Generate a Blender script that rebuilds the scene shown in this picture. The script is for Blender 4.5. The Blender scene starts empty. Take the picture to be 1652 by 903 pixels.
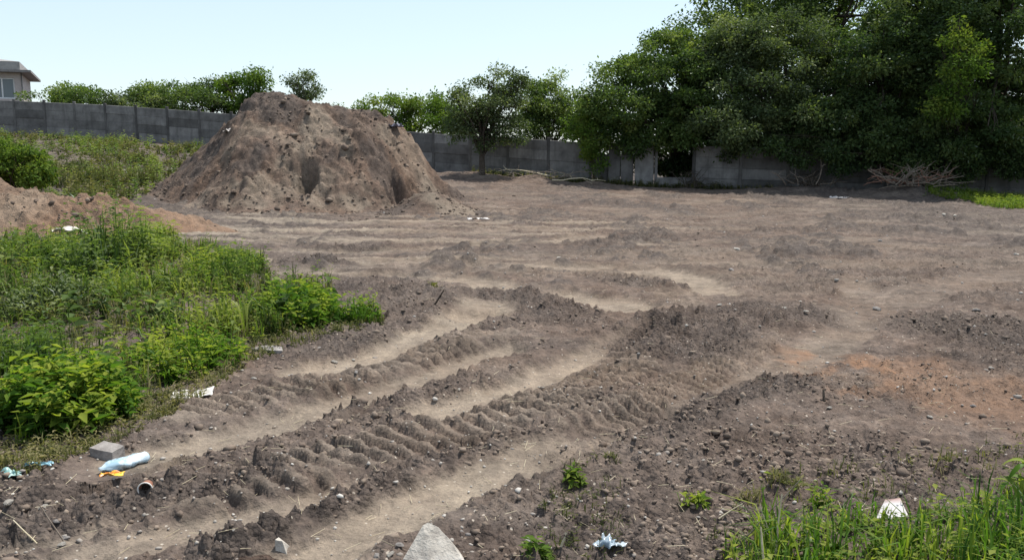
import bpy, bmesh, math, random
import numpy as np
from mathutils import Vector, Matrix, noise as mnoise
random.seed(7)
RNG = np.random.default_rng(11)
SC = bpy.context.scene
COL = SC.collection
R = math.radians

# ------------------------------------------------------------------ camera
CAM_H = 1.8
F = 1430.0                       # focal length in photo pixels (1652 wide)
PITCH = math.atan((451.5 - 246.0) / F)
cam = bpy.data.cameras.new('camera')
cam.sensor_width = 36.0
cam.lens = 36.0 * F / 1652.0
cam.clip_start = 0.1
cam.clip_end = 3000
camo = bpy.data.objects.new('camera', cam)
camo.location = (0, 0, CAM_H)
camo.rotation_euler = (math.pi / 2 - PITCH, 0, 0)
COL.objects.link(camo)
SC.camera = camo

# ------------------------------------------------------------------ light
SUN_EL, SUN_AZ = R(65), R(48)     # azimuth measured from +Y towards +X
world = bpy.data.worlds.new('World')
SC.world = world
world.use_nodes = True
wn = world.node_tree
bg = wn.nodes['Background']
sky = wn.nodes.new('ShaderNodeTexSky')
sky.sky_type = 'NISHITA'
sky.sun_disc = False
sky.sun_elevation = SUN_EL
sky.sun_rotation = SUN_AZ
sky.air_density = 1.0
sky.dust_density = 0.7
sky.ozone_density = 1.5
hz = wn.nodes.new('ShaderNodeMix'); hz.data_type = 'RGBA'
hz.inputs[0].default_value = 0.5
hz.inputs[7].default_value = (4.8, 5.5, 6.0, 1)
wn.links.new(sky.outputs[0], hz.inputs[6])
wn.links.new(hz.outputs[2], bg.inputs[0])
bg.inputs[1].default_value = 0.14
sun = bpy.data.lights.new('sun', 'SUN')
sun.energy = 4.7
sun.angle = R(0.5)
sun.color = (1.0, 0.95, 0.87)
suno = bpy.data.objects.new('sun', sun)
sd = Vector((math.cos(SUN_EL) * math.sin(SUN_AZ), math.cos(SUN_EL) * math.cos(SUN_AZ), math.sin(SUN_EL)))
suno.rotation_euler = sd.to_track_quat('Z', 'Y').to_euler()
suno.location = (0, 0, 30)
COL.objects.link(suno)
SC.view_settings.view_transform = 'Standard'
SC.view_settings.look = 'None'
SC.view_settings.exposure = 0.38
SC.view_settings.gamma = 1.0

# ------------------------------------------------------------------ helpers
CP, SP = math.cos(PITCH), math.sin(PITCH)

def ray(px, py):
    cx = (px - 826.0) / F
    cy = -(py - 451.5) / F
    return Vector((cx, CP + cy * SP, -SP + cy * CP))

def G(px, py, z=0.0):
    d = ray(px, py)
    t = (z - CAM_H) / d.z
    return Vector((d.x * t, d.y * t, z))

def A(px, py, Y):
    d = ray(px, py)
    t = Y / d.y
    return Vector((d.x * t, Y, CAM_H + d.z * t))

def tag(o, label=None, cat=None, group=None, kind=None):
    if label: o['label'] = label
    if cat: o['category'] = cat
    if group: o['group'] = group
    if kind: o['kind'] = kind
    return o

def empty(name, loc, rz=0.0):
    o = bpy.data.objects.new(name, None)
    o.empty_display_size = 0.2
    o.location = loc
    o.rotation_euler = (0, 0, rz)
    COL.objects.link(o)
    return o

def mesh_arrays(name, V, faces, mat, parent=None, attrs=None, smooth=False):
    """faces: list of (m,k) int arrays"""
    me = bpy.data.meshes.new(name)
    V = np.asarray(V, dtype=np.float32)
    me.vertices.add(len(V))
    me.vertices.foreach_set('co', V.ravel())
    if not isinstance(faces, (list, tuple)): faces = [faces]
    loops = np.concatenate([f.ravel() for f in faces]).astype(np.int32)
    tot = np.concatenate([np.full(len(f), f.shape[1], np.int32) for f in faces])
    start = np.concatenate([[0], np.cumsum(tot)[:-1]]).astype(np.int32)
    me.loops.add(len(loops))
    me.loops.foreach_set('vertex_index', loops)
    me.polygons.add(len(tot))
    me.polygons.foreach_set('loop_start', start)
    me.polygons.foreach_set('loop_total', tot)
    if smooth:
        me.polygons.foreach_set('use_smooth', np.ones(len(tot), dtype=bool))
    me.update(calc_edges=True)
    for k, a in (attrs or {}).items():
        a = np.asarray(a, dtype=np.float32)
        if a.ndim == 1:
            at = me.attributes.new(k, 'FLOAT', 'POINT'); at.data.foreach_set('value', a)
        else:
            at = me.attributes.new(k, 'FLOAT_COLOR', 'POINT'); at.data.foreach_set('color', a.ravel())
    o = bpy.data.objects.new(name, me)
    if mat: me.materials.append(mat)
    COL.objects.link(o)
    if parent: o.parent = parent
    return o

def bm_obj(name, bm, mat, parent=None, smooth=False):
    me = bpy.data.meshes.new(name)
    bm.normal_update()
    bm.to_mesh(me); bm.free()
    if smooth:
        me.polygons.foreach_set('use_smooth', np.ones(len(me.polygons), dtype=bool))
    me.materials.append(mat)
    o = bpy.data.objects.new(name, me)
    COL.objects.link(o)
    if parent: o.parent = parent
    return o

def share(name, src, parent, M):
    """object sharing mesh data"""
    o = bpy.data.objects.new(name, src.data if hasattr(src, 'data') else src)
    COL.objects.link(o)
    if parent: o.parent = parent
    o.matrix_local = M
    return o

def sstep(a, b, x):
    t = np.clip((x - a) / (b - a), 0, 1)
    return t * t * (3 - 2 * t)

# --- numpy noise
def _h(ix, iy, s):
    n = (ix.astype(np.int64) * 374761393 + iy.astype(np.int64) * 668265263 + s * 1442695041) & 0xffffffff
    n = ((n ^ (n >> 13)) * 1274126177) & 0xffffffff
    n = (n ^ (n >> 16)) & 0xffffffff
    n = (n * 2246822519) & 0xffffffff
    return ((n ^ (n >> 15)) & 0xffffff) / float(0xffffff)

def vnoise(x, y, s=0):
    ix = np.floor(x); iy = np.floor(y)
    fx = x - ix; fy = y - iy
    fx = fx * fx * fx * (fx * (fx * 6 - 15) + 10); fy = fy * fy * fy * (fy * (fy * 6 - 15) + 10)
    a = _h(ix, iy, s); b = _h(ix + 1, iy, s); c = _h(ix, iy + 1, s); d = _h(ix + 1, iy + 1, s)
    return (a + (b - a) * fx + (c - a) * fy + (a - b - c + d) * fx * fy) * 2 - 1

def fbm(x, y, s=0, o=4, g=0.5):
    z = 0; amp = 1; tot = 0
    for k in range(o):
        c, n = math.cos(0.6 * k + .3), math.sin(0.6 * k + .3)
        z = z + amp * vnoise(c * x - n * y + 13.7 * k, n * x + c * y - 7.1 * k, s + k * 17)
        tot += amp; amp *= g; x = x * 2.03; y = y * 2.03
    return z / tot

def lumps(x, y, s=0, fill=0.7):
    """field of rounded clods, 0..1, each cell holding one clod of its own size"""
    ix = np.floor(x); iy = np.floor(y)
    best = np.zeros_like(x)
    for dx in (-1, 0, 1):
        for dy in (-1, 0, 1):
            cx = ix + dx; cy = iy + dy
            px = cx + 0.1 + .8 * _h(cx, cy, s); py = cy + 0.1 + .8 * _h(cx, cy, s + 5)
            keep = _h(cx, cy, s + 9)
            r = np.where(keep < fill, 0.28 + 0.5 * _h(cx, cy, s + 13) ** 2, 1e-3)
            el = 0.6 + 0.8 * _h(cx, cy, s + 3)
            an = 6.28 * _h(cx, cy, s + 21)
            ca, sa = np.cos(an), np.sin(an)
            ux, uy = x - px, y - py
            d2 = ((ca * ux + sa * uy) ** 2 * el + (ca * uy - sa * ux) ** 2 / el) / (r * r)
            tx = _h(cx, cy, s + 31) - .5; ty = _h(cx, cy, s + 37) - .5
            best = np.maximum(best, np.clip(1 - d2 * d2, 0, 1) ** .6 * r * np.clip(1.6 + 2.2 * (tx * ux + ty * uy) / r, .2, 3))
    return best

def poly_field(x, y, pts):
    """distance, arc length and signed lateral offset to a polyline"""
    D = np.full(x.shape, 1e9); S = np.zeros_like(x); L = np.zeros_like(x)
    s0 = 0.0
    for (a, b) in zip(pts[:-1], pts[1:]):
        ax, ay, bx, by = a[0], a[1], b[0], b[1]
        vx, vy = bx - ax, by - ay
        l2 = vx * vx + vy * vy; l = math.sqrt(l2)
        t = np.clip(((x - ax) * vx + (y - ay) * vy) / l2, 0, 1)
        ex = x - ax - t * vx; ey = y - ay - t * vy
        d = np.sqrt(ex * ex + ey * ey)
        m = d < D
        D = np.where(m, d, D); S = np.where(m, s0 + t * l, S)
        L = np.where(m, np.sign(vx * ey - vy * ex) * d, L)
        s0 += l
    return D, S, L

def smooth_poly(pts, n=6):
    P = [Vector((p[0], p[1])) for p in pts]
    out = []
    for i in range(len(P) - 1):
        p0 = P[max(i - 1, 0)]; p1 = P[i]; p2 = P[i + 1]; p3 = P[min(i + 2, len(P) - 1)]
        for k in range(n):
            t = k / n
            out.append(0.5 * ((2 * p1) + (p2 - p0) * t + (2 * p0 - 5 * p1 + 4 * p2 - p3) * t * t + (3 * p1 - p0 - 3 * p2 + p3) * t ** 3))
    out.append(P[-1])
    return out

def GP(lst, n=3):
    return smooth_poly([G(*p) for p in lst], n)

# ------------------------------------------------------------------ materials
class NT:
    def __init__(self, name):
        self.m = bpy.data.materials.new(name)
        self.m.use_nodes = True
        self.t = self.m.node_tree
        self.n = self.t.nodes; self.l = self.t.links
        self.p = self.n.get('Principled BSDF')
        self.out = self.n.get('Material Output')
    def node(self, typ, **kw):
        n = self.n.new(typ)
        for k, v in kw.items(): setattr(n, k, v)
        return n
    def link(self, a, b): self.l.new(a, b)
    def noise(self, scale, detail=4, rough=0.6, coord=None, dist=0.0):
        n = self.node('ShaderNodeTexNoise')
        n.inputs['Scale'].default_value = scale; n.inputs['Detail'].default_value = detail
        n.inputs['Roughness'].default_value = rough; n.inputs['Distortion'].default_value = dist
        if coord is not None: self.link(coord, n.inputs['Vector'])
        return n.outputs['Fac']
    def coord(self, which='Object'):
        return self.node('ShaderNodeTexCoord').outputs[which]
    def pos(self):
        return self.node('ShaderNodeNewGeometry').outputs['Position']
    def ramp(self, fac, stops):
        r = self.node('ShaderNodeValToRGB')
        e = r.color_ramp.elements
        while len(e) < len(stops): e.new(0.5)
        for el, (p, c) in zip(e, stops):
            el.position = p; el.color = (*c, 1) if len(c) == 3 else c
        self.link(fac, r.inputs[0])
        return r.outputs[0]
    def mapr(self, v, a, b, c=0.0, d=1.0):
        n = self.node('ShaderNodeMapRange')
        self.link(v, n.inputs[0])
        for i, q in enumerate((a, b, c, d)): n.inputs[i + 1].default_value = q
        return n.outputs[0]
    def mix(self, fac, a, b, typ='MIX'):
        n = self.node('ShaderNodeMix', data_type='RGBA', blend_type=typ)
        for s, v in ((n.inputs[0], fac), (n.inputs[6], a), (n.inputs[7], b)):
            if isinstance(v, (int, float)): s.default_value = v
            elif isinstance(v, tuple): s.default_value = (*v, 1)
            else: self.link(v, s)
        return n.outputs[2]
    def math(self, op, a, b):
        n = self.node('ShaderNodeMath', operation=op)
        for s, v in ((n.inputs[0], a), (n.inputs[1], b)):
            if isinstance(v, (int, float)): s.default_value = v
            else: self.link(v, s)
        return n.outputs[0]
    def attr(self, name, out='Fac'):
        return self.node('ShaderNodeAttribute', attribute_name=name).outputs[out]
    def bump(self, h, strength=0.5, dist=0.02, prev=None):
        b = self.node('ShaderNodeBump')
        b.inputs['Strength'].default_value = strength; b.inputs['Distance'].default_value = dist
        self.link(h, b.inputs['Height'])
        if prev is not None: self.link(prev, b.inputs['Normal'])
        return b.outputs[0]
    def finish(self, col, rough=0.9, spec=0.2, nrm=None):
        if isinstance(col, tuple): self.p.inputs['Base Color'].default_value = (*col, 1)
        else: self.link(col, self.p.inputs['Base Color'])
        if isinstance(rough, (int, float)): self.p.inputs['Roughness'].default_value = rough
        else: self.link(rough, self.p.inputs['Roughness'])
        self.p.inputs['Specular IOR Level'].default_value = spec
        if nrm is not None: self.link(nrm, self.p.inputs['Normal'])
        return self.m

SOIL = (0.108, 0.087, 0.075)
SOIL_D = (0.052, 0.042, 0.037)
SOIL_L = (0.175, 0.145, 0.125)
DUST = (0.335, 0.285, 0.220)
REDS = (0.285, 0.165, 0.100)

def soil_material(name, tint=(1, 1, 1)):
    k = NT(name)
    P = k.pos()
    n1 = k.noise(1.1, 6, 0.65, P); n2 = k.noise(9.0, 5, 0.7, P); n3 = k.noise(48.0, 4, 0.7, P)
    sc = lambda c: tuple(a * b for a, b in zip(c, tint))
    base = k.ramp(n1, [(0.3, sc(SOIL_D)), (0.5, sc(SOIL)), (0.72, sc(SOIL_L))])
    fine = k.ramp(n2, [(0.3, (0.5, 0.5, 0.51)), (0.5, (1, 1, 1)), (0.7, (1.5, 1.46, 1.4))])
    n4 = k.noise(3.6, 8, 0.78, P)
    mott = k.ramp(n4, [(0.36, (0.42, 0.41, 0.41)), (0.47, (0.88, .88, .88)), (0.57, (1.12, 1.1, 1.08)), (0.66, (1.55, 1.5, 1.42))])
    base = k.mix(0.8, base, mott, 'MULTIPLY')
    base = k.mix(0.75, base, fine, 'MULTIPLY')
    grit = k.ramp(n3, [(0.3, (0.55, 0.55, 0.56)), (0.5, (1, 1, 1)), (0.70, (1.65, 1.6, 1.53))])
    base = k.mix(0.6, base, grit, 'MULTIPLY')
    M = k.node('ShaderNodeAttribute', attribute_name='mask')
    sep = k.node('ShaderNodeSeparateColor'); k.link(M.outputs['Color'], sep.inputs[0])
    dn = k.mix(k.mapr(n2, .3, .7, 0, 1), (0.215, 0.178, 0.14), DUST)
    dn = k.mix(0.35, dn, grit, 'MULTIPLY'); dn = k.mix(0.35, dn, mott, 'MULTIPLY')
    base = k.mix(k.math('MULTIPLY', sep.outputs[0], 0.92), base, dn)
    rd = k.mix(k.mapr(n2, .3, .7, 0, 1), (0.14, 0.092, 0.066), REDS)
    base = k.mix(sep.outputs[1], base, rd)
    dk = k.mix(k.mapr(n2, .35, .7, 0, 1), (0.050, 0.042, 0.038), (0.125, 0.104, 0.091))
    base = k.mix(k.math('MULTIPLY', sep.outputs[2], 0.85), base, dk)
    # pale crumbs and straw bits
    v = k.node('ShaderNodeTexVoronoi'); v.inputs['Scale'].default_value = 22.0; k.link(P, v.inputs['Vector'])
    sp = k.math('LESS_THAN', v.outputs['Distance'], 0.16)
    hs = k.node('ShaderNodeSeparateColor'); k.link(v.outputs['Color'], hs.inputs[0])
    sp = k.math('MULTIPLY', sp, k.math('GREATER_THAN', hs.outputs[0], 0.86))
    base = k.mix(k.math('MULTIPLY', sp, 0.8), base, (0.42, 0.37, 0.31))
    vb = k.node('ShaderNodeTexVoronoi'); vb.inputs['Scale'].default_value = 38.0; vb.inputs['Randomness'].default_value = 1.0
    k.link(k.mix(.06, P, k.node('ShaderNodeTexNoise').outputs['Color']), vb.inputs['Vector'])
    crumb = k.math('MULTIPLY', k.math('SUBTRACT', 1.0, vb.outputs['Distance']), M.outputs['Alpha'])
    crev = k.mapr(vb.outputs['Distance'], .35, .75, 0, .45)
    b = k.bump(n2, 0.7, 0.04)
    b = k.bump(crumb, 0.8, 0.02, b)
    b = k.bump(n3, 0.9, 0.010, b)
    return k.finish(base, 0.95, 0.12, b)

def flat_noise_mat(name, c0, c1, scale=8, rough=0.8, spec=0.3, bump=0.3, bd=0.01, c2=None, detail=5):
    k = NT(name)
    n = k.noise(scale, detail, 0.65, k.coord())
    stops = [(0.33, c0), (0.66, c1)]
    if c2: stops = [(0.3, c0), (0.52, c1), (0.72, c2)]
    col = k.ramp(n, stops)
    return k.finish(col, rough, spec, k.bump(k.noise(scale * 4, 4, .7, k.coord()), bump, bd) if bump else None)

def leaf_material(name, dark, mid, light, trans=0.42, gloss=0.04):
    k = NT(name)
    t = k.attr('tint')
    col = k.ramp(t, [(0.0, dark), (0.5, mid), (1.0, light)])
    d = k.node('ShaderNodeBsdfDiffuse'); tr = k.node('ShaderNodeBsdfTranslucent'); g = k.node('ShaderNodeBsdfGlossy')
    k.link(col, d.inputs[0])
    tc = k.mix(1.0, col, (1.15, 1.25, 0.5), 'MULTIPLY')
    k.link(tc, tr.inputs[0])
    g.inputs['Roughness'].default_value = 0.55
    g.inputs[0].default_value = (0.8, 0.85, 0.8, 1)
    m1 = k.node('ShaderNodeMixShader'); m1.inputs[0].default_value = trans
    k.link(d.outputs[0], m1.inputs[1]); k.link(tr.outputs[0], m1.inputs[2])
    m2 = k.node('ShaderNodeMixShader')
    lw = k.node('ShaderNodeLayerWeight'); lw.inputs[0].default_value = 0.25
    k.link(k.math('MULTIPLY', lw.outputs['Fresnel'], gloss), m2.inputs[0])
    k.link(m1.outputs[0], m2.inputs[1]); k.link(g.outputs[0], m2.inputs[2])
    k.link(m2.outputs[0], k.out.inputs[0])
    return k.m

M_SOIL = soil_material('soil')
M_HEAP = soil_material('heap_soil', (1.02, 0.90, 0.83))
M_RIDGE = soil_material('ridge_soil', (1.25, 1.0, 0.83))
k = NT('clod_soil')
oi = k.attr('tint')
cc = k.ramp(oi, [(0, (0.07, 0.055, 0.045)), (.5, (0.145, 0.112, 0.090)), (1, (0.24, 0.19, 0.15))])
M_CLOD = k.finish(cc, 0.95, 0.1, k.bump(k.noise(60, 4, .7, k.pos()), .7, .006))
k = NT('pebble')
cc = k.ramp(k.attr('tint'), [(0, (0.22, 0.19, 0.165)), (.7, (0.42, 0.39, 0.35)), (1, (0.66, 0.63, 0.58))])
M_PEB = k.finish(cc, 0.85, 0.25)

def concrete_mat(name, tint):
    k = NT(name)
    P = k.pos()
    oi = k.node('ShaderNodeObjectInfo')
    n = k.noise(1.6, 6, .7, P); n2 = k.noise(14, 5, .7, P)
    c = k.ramp(n, [(0.3, (0.115 * tint, 0.110 * tint, 0.107 * tint)), (0.52, (0.20 * tint, 0.192 * tint, 0.186 * tint)), (0.75, (0.29 * tint, 0.28 * tint, 0.27 * tint))])
    r = k.mapr(oi.outputs['Random'], 0, 1, 0.6, 1.25)
    cmb = k.node('ShaderNodeCombineColor')
    for i in range(3): k.link(r, cmb.inputs[i])
    c = k.mix(1.0, c, cmb.outputs[0], 'MULTIPLY')
    mp = k.node('ShaderNodeMapping'); mp.inputs['Scale'].default_value = (3.2, 3.2, 0.35); k.link(P, mp.inputs[0])
    st = k.noise(1.0, 5, .7, mp.outputs[0])
    c = k.mix(k.mapr(st, .5, .72, 0, .55), c, (0.06, 0.058, 0.055))
    return k.finish(c, 0.92, 0.2, k.bump(n2, .5, .01))
M_CONC = concrete_mat('weathered_concrete', 0.82)
M_CONC_L = concrete_mat('pale_concrete', 1.3)
M_POST = concrete_mat('post_concrete', 0.62)
M_BARK = flat_noise_mat('bark', (0.035, 0.028, 0.022), (0.10, 0.082, 0.066), 14, .95, .1, .8, .02)
M_TWIG = flat_noise_mat('dead_twig', (0.12, 0.09, 0.07), (0.28, 0.235, 0.19), 12, .9, .15, .3)
M_ROOT = flat_noise_mat('reddish_root', (0.16, 0.075, 0.055), (0.32, 0.19, 0.14), 12, .9, .15, .3)
M_STRAW = flat_noise_mat('straw', (0.42, 0.35, 0.22), (0.62, 0.55, 0.40), 20, .8, .25, .2)
M_ROCK = flat_noise_mat('pale_rock', (0.24, 0.215, 0.19), (0.44, 0.405, 0.355), 11, .92, .15, .8, .014, (0.56, 0.53, 0.475), 8)
M_STONE = flat_noise_mat('grey_stone', (0.15, 0.135, 0.125), (0.32, 0.295, 0.275), 12, .9, .2, .6, .01)
L_DARK = leaf_material('leaf_dark', (0.028, 0.052, 0.020), (0.074, 0.116, 0.042), (0.18, 0.22, 0.08), .48, .12)
L_MID = leaf_material('leaf_mid', (0.036, 0.066, 0.020), (0.098, 0.150, 0.044), (0.21, 0.255, 0.08), .48, .12)
L_BRIGHT = leaf_material('leaf_bright', (0.045, 0.085, 0.020), (0.10, 0.165, 0.030), (0.18, 0.22, 0.045), .45)
L_GREY = leaf_material('leaf_grey', (0.040, 0.062, 0.028), (0.106, 0.142, 0.062), (0.23, 0.26, 0.12), .44, .14)
L_WEED = leaf_material('leaf_weed', (0.040, 0.072, 0.020), (0.105, 0.165, 0.038), (0.25, 0.28, 0.07), .45, .03)
L_OLIVE = leaf_material('leaf_olive', (0.055, 0.066, 0.030), (0.12, 0.125, 0.055), (0.24, 0.21, 0.11), .35, .0)
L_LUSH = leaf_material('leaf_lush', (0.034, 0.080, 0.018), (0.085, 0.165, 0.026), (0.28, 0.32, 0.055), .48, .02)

# ------------------------------------------------------------------ terrain
FENCE = [(-420, 56, 143), (-150, 54, 152), (0, 52, 160), (180, 50.3, 168), (350, 48.5, 180), (520, 46.3, 197), (690, 44, 213),
         (840, 42, 221), (950, 41, 228), (1055, 40, 232), (1120, 39.5, 233), (1200, 39, 235), (1400, 38, 240), (1652, 37, 247), (1850, 36.3, 251), (2100, 35.6, 255)]
FW = [A(*[p[0], p[2], p[1]]) for p in FENCE]
FX = np.array([p.x for p in FW]); FYs = np.array([p.y for p in FW]); FTOP = np.array([p.z for p in FW])
FENCE_H = 1.95
def fence_y(x): return np.interp(x, FX, FYs)
def fence_base(x): return np.interp(x, FX, FTOP) - FENCE_H

def elev(x, y):
    fy = fence_y(x); e = fence_base(x)
    y0 = np.interp(x, [-14, -7, 2, 8], [20, 22, 27, 30])
    t = np.clip((y - y0) / (fy - y0), 0, 1)
    t = t * t * (3 - 2 * t) * 0.5 + t * 0.5
    z = e * t
    b = np.exp(-((y - (fy - 1.7)) / 0.9) ** 2) * np.interp(x, [-8, -3, 2, 7, 9], [0, .22, .28, .12, 0.05])
    bx = A(1455, 300, 36.5).x
    z = z + .5 * np.exp(-((x - bx) / 2.0) ** 2 - ((y - (fy - 2.2)) / 1.1) ** 2) + .28 * np.exp(-((x - bx + 4) / 2.0) ** 2 - ((y - (fy - 1.5)) / .8) ** 2)
    z = z + b * (0.75 + 0.5 * vnoise(x * 1.1, y * 0.3, 77))
    return z

# smooth compacted ruts: (pixels, half width m, dust, depth)
RUTS = [
    (GP([(775, 502), (700, 532), (640, 560), (570, 585), (500, 600)]), .30, 1.0, .05),
    (GP([(820, 560), (740, 590), (640, 622), (520, 655), (400, 692), (300, 722), (225, 752)]), .24, .75, .05),
    (GP([(1055, 535), (1000, 558), (930, 588), (870, 612), (780, 648), (700, 668)]), .30, 1.0, .05),
    (GP([(1060, 672), (980, 692), (890, 722), (800, 757), (700, 800), (600, 848), (480, 905), (300, 980)]), .25, 1.0, .045),
    (GP([(560, 788), (440, 826), (330, 850), (200, 885), (60, 930)]), .17, .6, .03),
    (GP([(420, 775), (280, 815), (130, 860), (-40, 900)]), .10, .6, .03),
    (GP([(1060, 672), (1180, 632), (1290, 580), (1370, 530), (1400, 490), (1380, 452)]), .32, .38, .025),
    (GP([(1010, 492), (960, 484), (905, 478)]), .50, .9, .05),
    (GP([(775, 502), (800, 474), (785, 454), (710, 445), (600, 442), (480, 436)]), .42, .95, .05),
    (GP([(1150, 470), (1110, 446), (1020, 434), (880, 430), (740, 426)]), .42, .9, .05),
    (GP([(400, 404), (560, 402), (760, 398), (960, 380)], 2), .35, .65, .04),
    (GP([(560, 440), (760, 436), (900, 440), (1100, 424), (1240, 426)], 2), .25, .45, .03),
    (GP([(420, 380), (600, 376), (800, 374), (1000, 366), (1300, 372)], 2), .3, .45, .02),
    (GP([(500, 425), (680, 424), (860, 432), (1050, 444)], 2), .3, .6, .04),
    (GP([(1390, 500), (1480, 470), (1560, 455), (1660, 440)], 2), .5, .22, .015),
]
# tread bands: pixels, half width, height, phase sign
LUGS = [
    (GP([(800, 540), (740, 556), (690, 572), (620, 594), (560, 612), (470, 632), (380, 650), (300, 672)]), .27, .075, 1),
    (GP([(1085, 520), (1045, 560), (1000, 592), (930, 627), (870, 650), (800, 678), (720, 700), (620, 722), (540, 742), (430, 772), (330, 796)]), .33, .085, 1),
    (GP([(1085, 520), (1100, 490), (1070, 462), (1000, 447), (920, 442), (850, 446)]), .34, .06, 1),
    (GP([(1250, 540), (1180, 585), (1100, 625), (1000, 665), (930, 688)]), .22, .05, -1),
]
# rough clod bands
ROUGH = [
    (GP([(740, 735), (640, 778), (560, 812), (460, 852), (330, 895)]), .10, .06),
    (GP([(430, 770), (300, 795), (200, 820), (60, 850), (-60, 870)]), .16, .07),
    (GP([(660, 640), (570, 658), (500, 672)]), .07, .05),
    (GP([(1250, 510), (1150, 520), (1090, 560)]), .75, .07),
    (GP([(930, 520), (860, 480), (790, 470)]), .40, .06),
    (GP([(1290, 620), (1200, 640), (1080, 700)]), .25, .06),
    (GP([(520, 400), (600, 398)], 2), .2, .10),
    (GP([(470, 424), (560, 426)], 2), .2, .10),
    (GP([(560, 468), (640, 470), (700, 474)], 2), .30, .10),
    (GP([(1240, 376), (1320, 376)], 2), .35, .16),
    (GP([(960, 394), (1060, 384)], 2), .5, .10),
    (GP([(1000, 455), (1080, 462)], 2), .3, .06),
    (GP([(1560, 530), (1660, 560)], 2), .9, .06),
]
BANK = GP([(-120, 842), (0, 842), (70, 832), (120, 815)], 3)

def ell(x, y, px, py, rx, ry):
    c = G(px, py); e1 = G(px + rx, py); e2 = G(px, py - ry)
    a = abs(e1.x - c.x); b = abs(e2.y - c.y)
    q = np.sqrt(((x - c.x) / a) ** 2 + ((y - c.y) / b) ** 2) + 0.28 * fbm(x * 1.5, y * 1.5, 31, 3)
    return 1 - sstep(0.55, 1.1, q)

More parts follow.
